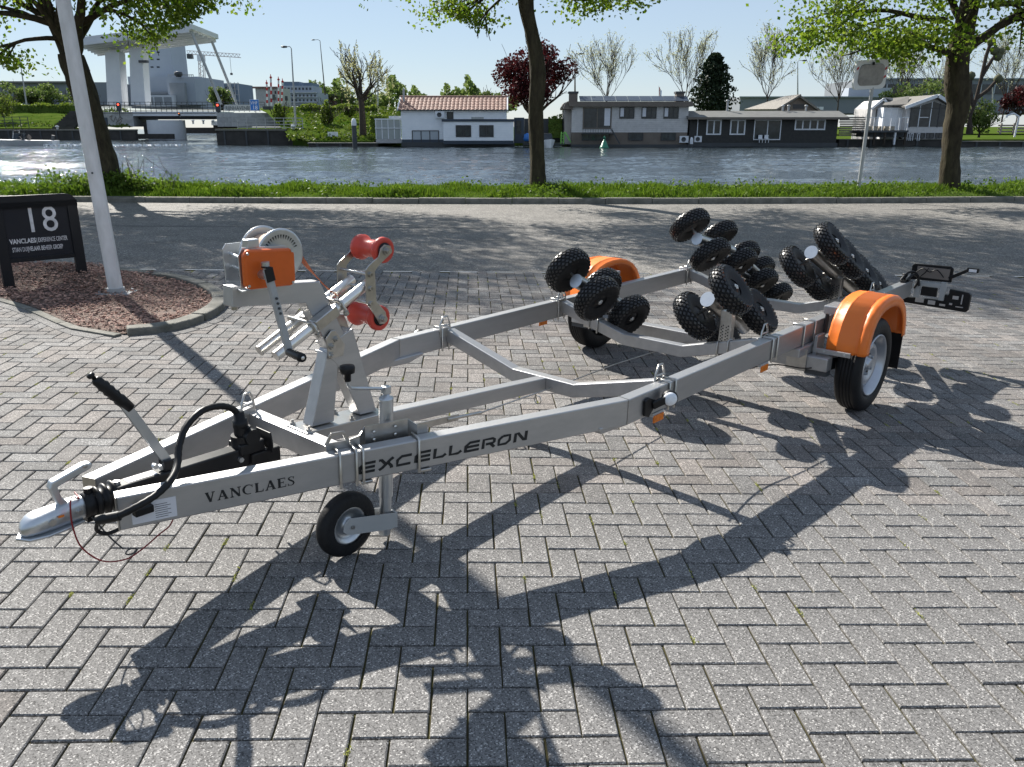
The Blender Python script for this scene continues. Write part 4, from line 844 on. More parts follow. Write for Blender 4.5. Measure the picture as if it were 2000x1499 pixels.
mb=MB(); mb.box(lbm(-.02,.83,.43),lbm(.005,.94,.495)); part(mb,'lamp_module',M_blk,lu,.003)
mb=MB(); mb.bar(lbm(-.01,1.0,.575),lbm(-.01,1.12,.65),.012,.024); mb.box(lbm(-.03,1.11,.635),lbm(.005,1.185,.668)); part(mb,'side_marker_arm',M_blk,lu,.003)
mb=MB(); mb.box(lbm(.004,1.125,.64),lbm(.008,1.175,.66)); part(mb,'side_marker_lens',M_white,lu)
mb=MB(); mb.lathe((-1.43,t1-.01,.545),(0,0,1),[(0,.01),(.02,.008),(.03,.016),(.045,.02),(.05,.02),(.052,0)],16); mb.bar((-1.36,t1,.543),(-1.5,t1,.543),.03,.012); part(mb,'locking_knob',M_blk,lu)
mb=MB(); mb.tube(smoothp([(-1.38,t1-.02,.55),(-1.44,t1,.60),(-1.5,t1+.03,.60),(-1.53,t1+.06,.55),(-1.52,t1+.04,.48)]),.009,8); mb.tube(smoothp([(-1.40,t1+.02,.55),(-1.46,t1+.03,.585),(-1.52,t1+.05,.57),(-1.53,t1+.07,.5)]),.009,8); part(mb,'light_cable',M_blk,lu)
Ks=Matrix((Vector((math.cos(psi),math.sin(psi),pit)),Vector((-math.sin(psi),math.cos(psi),rol)),Vector((0,0,1)))).transposed()
Ks=(Matrix((Fv,Tv,Zv)).transposed().inverted()@Ks).to_4x4(); done_=set()
def bake(o):
    for c in o.children:
        if c.name.startswith('roller_wheel'): c.location=Ks@c.location
        elif c.data and c.data.name not in done_: c.data.transform(Ks); done_.add(c.data.name)
        bake(c)
bake(tr)
# ================================================================== NEAR TREES, MIRROR
LIMCHK=[None]
def limb(mb,p,d,L,r,depth,tips,spread=.6,up=.15,n=5,droop=0,minr=.008,seed=None):
    pts=[Vector(p)]; rs=[r]; dd=Vector(d).normalized()
    for i in range(n):
        dd=(dd+Vector((random.gauss(0,.12),random.gauss(0,.12),random.gauss(0,.08)+up*.1-droop*.12))).normalized()
        q_=pts[-1]+dd*L/n
        if LIMCHK[0] and i>0 and not LIMCHK[0](q_): break
        pts.append(q_); rs.append(max(minr,r*(1-.55*(i+1)/n)))
    n=len(pts)-1
    mb.tube(pts,rs,7 if r>.04 else 4,False)
    if depth==0:
        tips+= pts[-3:]; return
    k=random.randint(2,3)+(1 if depth>1 else 0)
    if len(pts)<3 : tips+=pts[-1:]; k=1 if depth>1 else 0
    for j in range(k):
        i=random.randint(min(n,max(1,n//2-1)),n) if j else n; ax=Vector((random.gauss(0,1),random.gauss(0,1),random.gauss(0,.5)+up)).normalized()
        nd=(dd+ax*spread).normalized(); limb(mb,pts[i],nd,L*random.uniform(.55,.8),rs[i]*.75,depth-1,tips,spread,up,4,droop,minr)
    if depth<=2: tips+=[pts[-1]]
def near_tree(label,base,path,rad,limbs,leafn,lsize,spread_r,seed,lm,droop=.2,filt=None,dz=.12,fill=1.15):
    random.seed(seed); rng=np.random.default_rng(seed); t=empty('street_tree',label,'tree',None,Matrix.Translation(base)); mb=MB(); mb.smooth=True
    n=len(path); P=smoothp(path,5); k=len(P); rr=[]
    for i in range(k):
        f=i/(k-1)*(n-1); a=int(min(f,n-2)); rr.append(rad[a]+(rad[a+1]-rad[a])*(f-a))
    rows=[]
    for p,r in zip(P,rr):
        rows.append([tuple(p+Vector((math.cos(a),math.sin(a),0))*r*(1+.22*noise.noise(Vector((math.cos(a)*2,math.sin(a)*2,p.z*1.1+seed)))+.10*noise.noise(Vector((math.cos(a)*6,math.sin(a)*6,p.z*5+seed))))) for a in [q*2*math.pi/18 for q in range(18)]])
    mb.grid(rows,closed=True); mb.build('trunk',M_bark,t)
    mb=MB(); mb.smooth=True; tips=[]
    LIMCHK[0]=(lambda q:bool(filt(np.array([tuple(q)])-np.array([0,0,.0]),rng)[0]) or (q.z>2.9 and (q.x**2+q.y**2)<2.2)) if filt else None
    for (p,d,L,r,dep,up_) in limbs: limb(mb,p,d,L,r,dep,tips,.62,up_,6,droop)
    mb.build('branches',M_bark,t); LIMCHK[0]=None
    tips=np.array([tuple(v) for v in tips]); 
    idx=rng.integers(0,len(tips),leafn); Q=tips[idx]+rng.normal(size=(leafn,3))*np.array([spread_r,spread_r,spread_r*.55])-np.array([0,0,dz])
    fr_=fill; nc=110; cc=rng.normal(size=(nc,3)); cc/=np.linalg.norm(cc,axis=1)[:,None]; cc*=(rng.random(nc)**.4)[:,None]; cc=cc*np.array([4.0,3.8,3.3])+np.array([-.2,0,7.6]); nf=int(leafn*fr_)
    Q2=cc[rng.integers(0,nc,nf)]+rng.normal(size=(nf,3))*np.array([.5,.5,.3]); Q2=Q2[Q2[:,2]>5.3+.25*np.sin(Q2[:,0]*3)]
    if filt is not None: Q=Q[filt(Q,rng)]
    Q=np.concatenate([Q,Q2])
    cr=bulk('crown',leaves(Q,lsize,droop=droop,rng=rng),lm,t); return t
def crown_filter(c,zmin,rmax,slope_l,slope_r,zc):
    def f(Q,rng):
        dx=Q[:,0]-c[0]; r=np.hypot(dx,(Q[:,1]-c[1])*.9); lim=zmin+np.where(dx<0,-dx*slope_l,dx*slope_r)+.35*np.sin(Q[:,0]*2.1+1)*np.cos(Q[:,1]*1.7)
        rm=rmax*np.clip(1-((Q[:,2]-zc)/(zc*.85))**2,.1,1)**.5+.3*np.sin(np.arctan2(Q[:,1]-c[1],dx)*5)
        return (Q[:,2]>lim)&(r<rm)
    return f
bL=Vector((-9.33,19.7,.1))
near_tree('thick leaning street tree with dense spring foliage behind the white flagpole',bL,[(0.06,0,-.3),(.05,0,.0),(.0,0,.35),(-.05,0,1.0),(-.18,0,1.8),(-.33,0,2.5),(-.42,0,3.0)],[.52,.43,.31,.27,.25,.27,.25],
 [((-.45,0,2.9),(-.5,.1,1),1.7,.17,3,.35),((-.38,0,2.9),(.55,-.1,1),1.7,.15,3,.35),((-.4,.05,3.0),(-.1,.5,1),1.6,.12,3,.3),((-.4,0,3.0),(.15,-.9,.8),1.5,.11,3,.2),((-.55,0,3.6),(-1.,-.2,.35),1.5,.09,3,.0),((-.2,0,3.6),(1,.1,.5),1.5,.09,3,.0),((-.5,0,4.4),(.1,0,1),1.7,.14,3,.5),((0,0,4.4),(1.,0.3,.3),1.6,.08,3,.0),((-.9,0,4.6),(-1,.3,.4),1.6,.08,3,0),((-.4,0,5.2),(.4,.3,1),2.3,.1,3,.4),((-.6,0,5.2),(-.5,-.3,1),2.3,.1,3,.4),((.4,0,5.0),(1,-.3,.7),2.1,.08,3,.2),((.2,0,6.0),(.9,.3,.8),2.1,.08,3,.2),((-.4,0,6.5),(0,0,1),2.2,.09,3,.3),((-.4,0,3.3),(-.9,-.2,.1),1.3,.06,3,-.2)],44000,.088,.34,21,M_leafA,droop=.5,filt=crown_filter((-.2,0),2.75,4.5,.06,.46,6.4))
bM=Vector((.6,19.75,.1))
near_tree('slim dark street tree in the middle with thin young leaves',bM,[(.03,0,-.3),(.0,0,.1),(-.02,0,.8),(-.06,0,1.8),(-.02,0,2.6),(-.16,0,3.4),(-.30,0,4.1),(-.32,0,5.2),(-.28,0,6.6)],[.26,.2,.165,.165,.185,.15,.16,.12,.07],
 [((-.3,0,4.1),(-1,.1,.5),1.4,.06,3,.05),((-.26,0,4.1),(1,.1,.5),1.4,.06,3,.05),((-.3,0,4.6),(-.3,-1,.6),1.4,.06,2,.1),((-.3,0,4.7),(.3,1,.7),1.4,.06,2,.1),((-.32,0,5.0),(-.8,0,.8),1.6,.07,3,.2),((-.32,0,5.2),(.8,-.2,.8),1.6,.07,3,.2),((-.28,0,6.4),(0,0,1),1.5,.07,3,.5),((-.3,0,5.8),(.5,-.9,.8),1.7,.07,3,.2),((-.3,0,5.8),(-.6,.9,.8),1.7,.07,3,.2),((-.3,0,5.6),(1,.2,.6),2.3,.07,3,.1),((-.3,0,5.4),(-1,-.2,.6),2.3,.07,3,.1),((-.28,0,6.2),(.7,.5,.7),2.3,.07,3,.2),((-.28,0,6.2),(-.6,-.6,.8),2.3,.07,3,.2)],34000,.085,.36,5,M_leafA,droop=.5,filt=crown_filter((-.3,0),3.7,4.3,.1,.1,6.8))
bR=Vector((10.1,19.7,.1))
near_tree('stout street tree with a burl on its trunk, right of the traffic mirror',bR,[(.02,0,-.3),(.0,0,.1),(-.06,0,.8),(-.1,0,1.4),(-.06,0,1.9),(-.14,0,2.3),(-.22,0,2.9),(-.2,0,3.4),(-.15,0,4.4)],[.29,.225,.185,.19,.225,.27,.235,.22,.18],
 [((-.25,0,2.9),(-.9,-.1,.65),1.3,.09,3,.05),((-.1,0,3.1),(.9,0,.75),1.5,.12,3,.1),((-.15,0,4.2),(-.35,0,1),1.7,.12,3,.4),((-.12,0,4.2),(.4,.2,1),1.7,.12,3,.4),((-.2,0,3.5),(0,-1,.7),1.5,.10,3,.1),((-.2,0,3.6),(-.2,1,.7),1.5,.1,3,.1),((-.6,0,3.7),(-1,.1,.25),1.9,.07,3,-.0),((-.5,0,4.3),(-1,-.3,.35),1.9,.07,3,-.0),((.3,0,4.0),(1,-.1,.3),1.5,.07,3,0),((-.6,.1,3.3),(-1,.1,.16),1.7,.05,3,-.15),((-.2,0,5.2),(.2,.2,1),2.2,.1,3,.4),((-.2,0,5.2),(-.8,.2,.9),2.3,.1,3,.3),((-.2,0,5.2),(.8,-.2,.9),2.3,.1,3,.3)],34000,.088,.35,33,M_leafA,droop=.5,filt=crown_filter((-.4,0),2.75,4.6,.12,.3,6.3))
random.seed(12)
# shrub growth at the foot of the left tree
P=[]
for _ in range(70):
    cx_,cz=random.gauss(-9.1,.55),random.uniform(.15,.5); 
    for _ in range(60): P.append((cx_+random.gauss(0,.13),19.5+random.gauss(0,.2),cz+random.gauss(0,.09)))
b=empty('shrub','low leafy shrub with a few tall dry stalks around the foot of the left tree','shrub'); bulk('foliage',leaves(np.array(P),.07),M_leafD,b)
mb=MB()
for i in range(16):
    x=-9.2+random.random()*1.5; mb.tube([(x,19.4,.1),(x+random.gauss(0,.08),19.4,.45),(x+random.gauss(0,.18),19.4,random.uniform(.6,.95))],.006,4)
tag(mb.build('stalk',M_barkfar,b),kind='stuff')
# traffic mirror
tm=empty('traffic_mirror','weathered rectangular traffic mirror with a white rim on a grey post','traffic mirror',None,Matrix.Translation((7.853,19.3,.1)))
mb=MB(); mb.cyl((-.01,0,-.3),(0.03,0,2.3),.038,n=14); mb.build('post',M_galv,tm)
mb=MB(); mb.cyl((-.02,.0,1.02),(.08,-.02,1.02),.02,n=8); mb.build('clamp',M_galv,tm)
def rrect(w_,h_,r,n=5):
    return [(sx*(w_/2-r)+r*math.cos(a),sy*(h_/2-r)+r*math.sin(a)) for sx,sy,a0 in ((1,1,0),(-1,1,90),(-1,-1,180),(1,-1,270)) for a in [R(a0+i*90/n) for i in range(n+1)]]
MM=Matrix.Translation((-.08,-.08,2.56))@Matrix.Rotation(R(18),4,'Z')@Matrix.Rotation(R(-3),4,'Y')@Matrix.Rotation(R(8),4,'X')
mb=MB(); mb.prism(rrect(.84,.60,.1),lambda a,b:MM@Vector((a,-.03,b)),lambda a,b:MM@Vector((a,.03,b))); mb.build('rim',M_wht,tm,bevel=.008)
mb=MB(); pr=rrect(.66,.44,.12); mb.prism(pr,lambda a,b:MM@Vector((a,-.05,b)),lambda a,b:MM@Vector((a,-.028,b))); mb.build('mirror_glass',M_mirror,tm,bevel=.01)
for a,b,sx in ((-.37,.14,1),(.37,.12,-1),(.37,-.05,-1)):
    mb=MB(); mb.prism([(a-.025,b-.04),(a+.025,b-.01),(a+.025,b+.04),(a-.025,b+.01)],lambda p,q:MM@Vector((p,-.0305,q)),lambda p,q:MM@Vector((p,-.034,q))); mb.build('red_stripe',M_redw,tm)
mb=MB(); mb.box((-.02,-.07,.2),(.02,-.02,.26),MM); mb.build('bracket',M_blk,tm)
# ================================================================== FAR BANK
def T3(*a): return Vector(a)
def land(name,pts,z,m=None,zb=-2):
    mb=MB(); mb.prism(pts,lambda a,b:(a,b,zb),lambda a,b:(a,b,z)); return tag(mb.build(name,m or M_fargrass),kind='structure')
xr=lambda u,Y:X_(u,Y)
land('far_bank',[(xr(612,112.5),112.5),(xr(728,112.5),112.5),(xr(735,119),119),(200,119),(900,1500),(-62,1500),(-62,230),(-60,180),(-43,140)],-.25)
land('left_bank',[(-76,166),(-84,182),(-260,500),(-900,1500),(-1500,1500),(-1500,166)],.9)
land('harbour_bank',[(-130,340),(-62.1,340),(-62.1,1400),(-130,1400)],.9,M_quay)
def quaywall(label,x0,x1,Y,zt,zb=-1.6,th=1.2,coping=.25,slope=0):
    q=empty('quay_wall',label,'quay wall'); mb=MB(); mb.prism([(x0,zb),(x1+slope,zb),(x1,zt),(x0,zt)],lambda a,b:(a,Y,b),lambda a,b:(a,Y+th,b)); mb.build('wall',M_quay,q)
    mb=MB(); mb.box((x0-.1,Y-.15,zt),(x1+.1,Y+th,zt+coping)); mb.build('coping',M_kerb,q); n=int((x1-x0)/3)
    mb=MB(); 
    for i in range(n): mb.box((x0+1+i*3,Y-.12,zb),(x0+1.25+i*3,Y,zt))
    tag(mb.build('fender_posts',M_dk,q),kind='stuff'); return q
zq=Z_(252,120); 
quaywall('dark quay wall of the left bank with bollards',xr(-60,163),xr(262,163),163,Z_(253,163)-.25)
quaywall('dark blunt quay head below the white railing, right of the bridge',xr(421,120),xr(556,120),120,zq-.25,slope=7)
land('quay_deck',[(xr(421,120),121),(xr(556,120),121),(xr(560,150),170),(-57,180),(xr(421,120)-3,150)],zq,M_fargrass)
quaywall('low dark timber quay edge in front of the grass slope',xr(600,111.5),xr(735,111.5),111.5,-.62,coping=.15)
def slopebank(name,rows,m=M_fargrass):
    mb=MB(); mb.smooth=True; out=[]
    for (u0,u1,v,Y) in rows: out.append([(xr(u0+(u1-u0)*i/24,Y),Y,Z_(v,Y)+.25*noise.noise(Vector((i*.9,v*.3,0)))) for i in range(25)])
    mb.grid(out); return tag(mb.build(name,m),kind='structure')
slopebank('embankment',[(598,800,276,113.5),(560,800,262,117),(540,800,240,128),(525,800,222,140),(510,800,214,150),(500,800,212,190)])
slopebank('embankment',[(-120,260,249,170),(-120,215,236,176),(-120,205,222,186),(-120,200,214,196),(-120,200,212,240)])
n=9000; Q=[]
for _ in range(n):
    if random.random()<.6:
        u_=random.uniform(560,800); t=random.random(); Y_=113.5+t*36; v_=276-62*min(1,t*1.1)**.8
    else:
        u_=random.uniform(-120,255); t=random.random(); Y_=170+t*26; v_=249-35*t**.9
    Q.append((xr(u_,Y_),Y_,Z_(v_,Y_)+random.random()*.35))
tag(bulk('slope_grass',leaves(np.array(Q),.5),leafmat('slope_grass_leaf',(.035,.075,.01),(.12,.15,.03),.2)),kind='stuff')
def hedge(label,u0,u1,v0,v1,Y,dp,n,m=M_hedge,size=.42):
    x0,x1,z0,z1=xr(u0,Y),xr(u1,Y),Z_(v1,Y),Z_(v0,Y); Q=np.c_[RNG.uniform(x0,x1,n),RNG.uniform(Y,Y+dp,n),z0+(z1-z0)*RNG.random(n)**.7]; Q[:,2]+=.25*np.sin(Q[:,0]*1.1)
    h=empty('hedge',label,'hedge'); bulk('foliage',leaves(Q,size),m,h)
    mb=MB(); mb.box((x0,Y+.3,z0),(x1,Y+dp-.2,z1-.35)); mb.build('core',M_grassg,h)
hedge('clipped hedge running along the top of the left bank',-80,142,203,220,188,2.5,2600)
hedge('clipped hedge at the top of the slope behind the willow',588,735,206,222,142,2,1600)
hedge('dark hedge between the conservatory and the slope',722,752,222,262,118,2,500,M_hedge,.3)
# far trees
def far_tree(name,label,u,vb,Y,hpx,wpx,mleaf,nl,ls,trunk=.25,kind='round',bare=0,group=None,seed=0,bark=None,trunkfrac=.3):
    random.seed(seed); rng=np.random.default_rng(seed); x=xr(u,Y); z=Z_(vb,Y); k=Y/F_PX; H=hpx*k; Wd=wpx*k/2
    t=empty(name,label,'tree',group,Matrix.Translation((x,Y,z))); mb=MB(); mb.smooth=True; tips=[]
    if kind!='bush': mb.tube([(0,0,-.5),(.05,0,H*trunkfrac*.5),(0,0,H*trunkfrac)],[trunk*1.25,trunk,trunk*.85],8)
    if kind=='conifer':
        mb.tube([(0,0,0),(0,0,H*.95)],[trunk,.04],6); Q=[]
        for i in range(nl):
            h=rng.random()**.85; lay=.88+.12*math.sin(h*34); r=Wd*(1.02-h)**.55*min(1,.45+h*3)*lay*math.sqrt(rng.random())*(.85+.2*math.sin(a_:=rng.random()*6.28*3)); a=rng.random()*6.28; Q.append((math.cos(a)*r,math.sin(a)*r,H*(.1+.9*h)-r*.12))
        Q=np.array(Q)
    else:
        nb=7 if kind!='bush' else 6
        for j in range(nb):
            a=j*2.4+random.random(); el=random.uniform(.5,1.4); st=(0,0,H*trunkfrac*random.uniform(.7,1)); d=(math.cos(a)*Wd/H*1.5,math.sin(a)*Wd/H*1.5,el*.8); limb(mb,st,d,H*(1-trunkfrac)*.5,trunk*.5,2 if bare<2 else 3,tips,.5,.45 if kind!='willow' else .2,4,0,.025)
        limb(mb,(0,0,H*trunkfrac),(0,0,1),H*(1-trunkfrac)*.55,trunk*.6,2,tips,.5,.5,4,0,.025)
        T_=np.array([tuple(v) for v in tips])
        # fit tips to crown ellipsoid
        cz=H*(trunkfrac+1)/2; rz=H*(1-trunkfrac)/2*1.05
        if kind in('round','bush'):
            n2=nl; dirs=rng.normal(size=(n2,3)); dirs/=np.linalg.norm(dirs,axis=1)[:,None]; rad=rng.random(n2)**.45
            cl=rng.integers(0,26,n2); cd_=rng.normal(size=(26,3)); cd_/=np.linalg.norm(cd_,axis=1)[:,None]; cr_=.35+.5*rng.random(26)
            Q=(cd_*cr_[:,None])[cl]*np.array([Wd,Wd,rz])+dirs*rad[:,None]*np.array([Wd*.33,Wd*.33,rz*.33]); Q[:,2]+=cz
        elif kind=='birch':
            Q=T_[rng.integers(0,len(T_),nl)]+rng.normal(size=(nl,3))*Wd*.13
            s_=np.array([Wd/np.percentile(abs(T_[:,0]),96),Wd/np.percentile(abs(T_[:,1]),96),1]); 
        elif kind=='willow':
            n_s=90; Q=[]
            for _ in range(n_s):
                p=T_[rng.integers(0,len(T_))]; L_=rng.uniform(.1,.34)*H
                for q in range(nl//n_s): f=rng.random(); Q.append((p[0]+rng.normal()*.08+.2*f,p[1]+rng.normal()*.08,p[2]-f*L_))
            Q=np.array(Q)
    if kind!='conifer' and kind!='bush' or True: mb.build('trunk',bark or M_barkfar,t)
    cr=bulk('crown',leaves(Q,ls,rng=rng),mleaf,t); return t
far_tree('copper_beech','dark red copper beech behind the jetty between the white and the grey houseboat',1045,262,121,168,148,M_beech,6500,.42,.4,trunkfrac=.2,seed=3)
far_tree('conifer','dark green conifer behind the black houseboat',1388,230,124,112,124,M_conif,5200,.42,.3,'conifer',seed=4)
for i,(u,vb,h,w_,lb) in enumerate([(1183,225,128,96,'pale budding birch above the solar panels of the grey houseboat'),(1336,225,136,76,'pale budding birch left of the dark conifer'),(1494,225,136,92,'pale budding birch right of the dark conifer'),(1632,225,122,80,'nearly bare birch left of the traffic mirror'),(1752,230,122,80,'pale birch between the mirror and the stout tree'),(1832,232,130,80,'pale birch close left of the stout street tree'),(1955,232,140,80,'pale birch at the right edge behind the pollard')]):
    far_tree('birch_tree',lb,u,vb,128+i,h,w_*.72,M_birch,2600,.17,.1,'birch',seed=40+i,trunkfrac=.25,bare=2)
far_tree('willow_tree','bare old willow with drooping twigs beside the mooring pole',708,272,116,160,100,M_willow,3200,.2,.42,'willow',seed=8,trunkfrac=.5,bare=2)
for i,(u,vb,h,w_,Y,lb) in enumerate([(639,247,48,30,126,'small round bush on the slope nearest the willow'),(549,243,38,26,127,'small dark bush beside the blue sign'),(10,232,48,44,175,'dense conical bush at the left edge of the far bank'),(684,230,22,22,128,'low bush left of the willow trunk')]):
    far_tree('bush',lb,u,vb,Y,h,w_,M_hedge,900,.34,.1,'bush',seed=60+i,trunkfrac=.02)
for i,(u,vb,h,w_,lb) in enumerate([(1915,262,62,70,'fresh green shrub under the pollarded tree'),(1795,232,72,120,'yellow green tree behind the glass fronted house'),(1745,232,52,70,'grey green bush behind the small gable'),(1728,262,46,34,'bright green shrub on the railed deck'),(950,232,52,46,'rounded green tree between the pantile roof and the copper beech')]):
    far_tree('garden_tree',lb,u,vb,123+i*.5,h,w_,M_treef if i!=3 else M_leafA,1500,.36,.15,'round',seed=80+i,trunkfrac=.05)
far_tree('copper_shrub','small dark red tree at the right edge of the far bank',1985,240,124,72,70,M_beech,1700,.36,.2,seed=99,trunkfrac=.15)
for i,(u,h,w_) in enumerate([(30,48,90),(100,46,80),(70,40,60),(165,44,60)]):
    far_tree('bank_tree',['spring green scrub tree far left on the embankment','spring green scrub tree left of the leaning trunk','low scrub tree between the two on the embankment','scrub tree hidden behind the leaning trunk'][i],u,214,205+i,h,w_,M_treef,1500,.55,.2,seed=120+i,trunkfrac=.03)
far_tree('tower_tree','round green tree in front of the blue scaffolded block',436,212,260,40,48,M_treef,1100,.8,.4,seed=140,trunkfrac=.05)
# wooded skyline seen as one mass
n=5200; u=RNG.uniform(600,1010,n); Q=np.c_[(u-1000)/F_PX*330/1.005,RNG.uniform(325,345,n),np.zeros(n)]; hh=6.5+3.2*np.sin(u*.05)+2.2*np.sin(u*.13+1)+1.5*np.sin(u*.31); Q[:,2]=7+hh*RNG.random(n)**.6
tag(bulk('distant_woodland',leaves(Q,1.7),M_treef),kind='stuff')
# pollard
random.seed(5); pt=empty('pollard_tree','pollarded tree with knobbly bare stubs at the right','tree',None,Matrix.Translation((xr(1896,119),119,Z_(262,119)))); mb=MB(); mb.smooth=True; k=119/F_PX
segs=[[(0,0),(-4,30),(2,62),(6,100)],[(6,100),(8,135),(12,155),(14,165)],[(6,100),(20,130),(30,142)],[(2,62),(22,78),(36,96)],[(-2,50),(-12,80),(-14,100)]]
for sgm in segs: mb.tube([(a*k,0,b*k) for a,b in sgm],[.5 if sgm[0]==(0,0) else .26]+[.24]*(len(sgm)-1),8)
mb.build('trunk',M_barkfar,pt)
mb=MB()
for a,b in ((14,160),(22,145),(32,143),(37,97),(-14,102),(30,135)): mb.lathe((a*k,0,b*k),(0,0,1),[(-.6,0),(-.45,.4),(0,.62),(.4,.45),(.6,0)],8)
tag(mb.build('stub_knobs',mat('mossy_knob',(.1,.11,.05),.9,0,col2=(.06,.06,.035),scale=5),pt),kind='stuff')
# ---------------------------------------------------------------- houses
def pane(mb_par,f,u0,u1,v0,v1,Y,fm,cols=1,rows=1,fw=.09,name='window',gl=M_glass,cur=None):
    x0,x1,z1,z0=xr(u0,Y),xr(u1,Y),Z_(v0,Y),Z_(v1,Y); mb=MB(); y=Y-.06
    for a,b,c,d in ((x0,x1,z1-fw,z1),(x0,x1,z0,z0+fw)): mb.box((a,y,c),(b,Y+.02,d))
    for i in range(cols+1): x=x0+(x1-x0-fw)*i/cols; mb.box((x,y+.002,z0+fw),(x+fw,Y+.02,z1-fw))
    for j in range(1,rows): z=z0+(z1-z0)*j/rows; mb.box((x0+fw,y+.004,z-fw/2),(x1-fw,Y+.02,z+fw/2))
    w_=mb.build(name,fm,mb_par); 
    for i in range(cols):
        a=x0+(x1-x0-fw)*i/cols+fw; b=x0+(x1-x0-fw)*(i+1)/cols; mb=MB(); mb.box((a,Y-.015,z0+fw),(b,Y+.01,z1-fw)); mb.build('pane',gl,w_)
    if cur:
        mb=MB(); mb.box((x0+(x1-x0)*cur[0],Y-.022,z0+fw+(z1-z0)*.1),(x0+(x1-x0)*cur[1],Y-.016,z1-fw)); mb.build('curtain',M_label,w_)
    return w_
def siding(par,u0,u1,v0,v1,Y,dp,m,bh=.2,name='siding'):
    """walls of lapped boards on four sides"""
    x0,x1,z1,z0=xr(u0,Y),xr(u1,Y),Z_(v0,Y),Z_(v1,Y); mb=MB(); mb.box((x0+.03,Y+.03,z0),(x1-.03,Y+dp-.03,z1)); mb.build('wall',m,par); mb=MB(); n=max(1,int((z1-z0)/bh)); h=(z1-z0)/n
    for i in range(n):
        z=z0+i*h
        mb.prism([(Y-.05,z),(Y+.04,z),(Y+.04,z+h-.015),(Y-.005,z+h-.015)],lambda a,b:(x0,a,b),lambda a,b:(x1,a,b))
        for x,s_ in ((x0,-1),(x1,1)): mb.prism([(x+.03*s_,z),(x-.04*s_,z),(x-.04*s_,z+h-.01),(x+.005*s_,z+h-.01)],lambda a,b:(a,Y,b),lambda a,b:(a,Y+dp,b))
    tag(mb.build(name,m,par),kind='stuff'); return x0,x1,z0,z1
def bx(par,name,m,u0,u1,v0,v1,Y,dp,dy=0,bev=0):
    mb=MB(); mb.box((xr(u0,Y),Y+dy,Z_(v1,Y)),(xr(u1,Y),Y+dy+dp,Z_(v0,Y))); return mb.build(name,m,par,bevel=bev)
Y=111
h=empty('white_houseboat','white boarded houseboat with a red pantile roof and a lower flat annexe','houseboat')
x0,x1,z0,z1=siding(h,784,989,214,279,Y,6.5,M_wsid); bx(h,'hull',M_dk,783,1005,278.5,287,Y,7,-.2)
bx(h,'plinth',M_navy,784,866,273,279,Y,.1,-.08)
# pantile roof
zr,ze=Z_(190,Y+3.2),z1; mb=MB(); nc=27; nr=8; xa,xb=xr(778,Y)-.0,xr(991,Y)
for side_ in (0,1):
    for j in range(nr):
        for i in range(nc):
            xx=[xa+(xb-xa)*(i+q/4)/nc for q in range(5)]; bz=[.0,.055,.07,.045,0]
            f=lambda t,o:((Y-.35+3.6*t) if side_==0 else (Y+6.85-3.6*t), ze-.1+(zr-ze+.1)*t+o)
            t0_,t1_=j/nr,(j+1.08)/nr; r0=[(x,f(t0_,b+.05)[0],f(t0_,b+.05)[1]) for x,b in zip(xx,bz)]; r1=[(x,f(t1_,b)[0],f(t1_,b)[1]) for x,b in zip(xx,bz)]; rb=[(x,f(t0_,b)[0],f(t0_,b-.0)[1]) for x,b in zip(xx,bz)]
            mb.grid([rb,r0,r1])
rf=mb.build('roof_tiles',M_tile,h); tag(rf,kind='stuff')
mb=MB(); 
for xq in (xa,xb): 
    mb.prism([(Y-.38,ze-.22),(Y-.38,ze-.05),(Y+3.25,zr+.08),(Y+6.88,ze-.05),(Y+6.88,ze-.22),(Y+3.25,zr-.1)],lambda a,b:(xq-.08,a,b),lambda a,b:(xq+.08,a,b))
mb.build('verge_board',M_wframe,h)
mb=MB(); mb.prism([(Y+.03,z1-.02),(Y+3.25,zr-.1),(Y+6.4,z1-.02)],lambda a,b:(x0+.03,a,b),lambda a,b:(x1-.03,a,b)); mb.build('gable',M_wsid,h)
mb=MB(); mb.tube([(xa-.1,Y+3.25,zr+.06),(xb+.1,Y+3.25,zr+.06)],.12,8); mb.build('ridge',M_tile,h)
mb=MB(); mb.box((xa,Y-.5,z1-.16),(xb,Y-.38,z1-.04)); mb.build('gutter',M_dk,h)
mb=MB(); mb.cyl((xr(787,Y),Y+2,zr-1),(xr(787,Y),Y+2,zr+1.0),.14,n=10); mb.build('stove_pipe',M_galv,h)
x0,x1,z0,z1=siding(h,866,1003,237,279,Y-1.6,5,M_wsid); bx(h,'flat_roof',M_navy,863,1006,233,238,Y-1.6,5.3,-.15); bx(h,'plinth',M_navy,866,1003,275,282,Y-1.6,.1,-.1)
for a,b in ((890,920),(936,964)): pane(h,0,a,b,245,268,Y-1.66,M_dframe,2,1,.12)
pane(h,0,804,857,255,281,Y-.04,M_dframe,3,1,.1,gl=mat('frosted_glass',(.42,.46,.5),.25,0,col2=(.36,.4,.44),scale=.6)); pane(h,0,873,886,219,234,Y-.04,M_dframe,1,1,.1)
def acunit(par,u0,u1,v0,v1,Y):
    a=bx(par,'air_conditioner',M_wframe,u0,u1,v0,v1,Y,.4,-.45); um=(u0*1.0+u1)/2-1; r=(Z_(v0,Y)-Z_(v1,Y))*.36; mb=MB(); mb.lathe((xr(um,Y),Y-.45,(Z_(v0,Y)+Z_(v1,Y))/2),(0,-1,0),[(0,r),(.03,r),(.03,r*.8),(.01,r*.7),(.01,0)],16); mb.build('fan',M_dk,a)
acunit(h,851,869,218,231,Y-.02)
bx(h,'sign_board',M_galv,921,945,229,233,Y-1.6,.1,-.3)
bx(h,'rear_porch',M_navy,1004,1024,230,280,Y,3,.5); pane(h,0,1008,1018,236,262,Y+.48,M_dframe,1,2,.08)
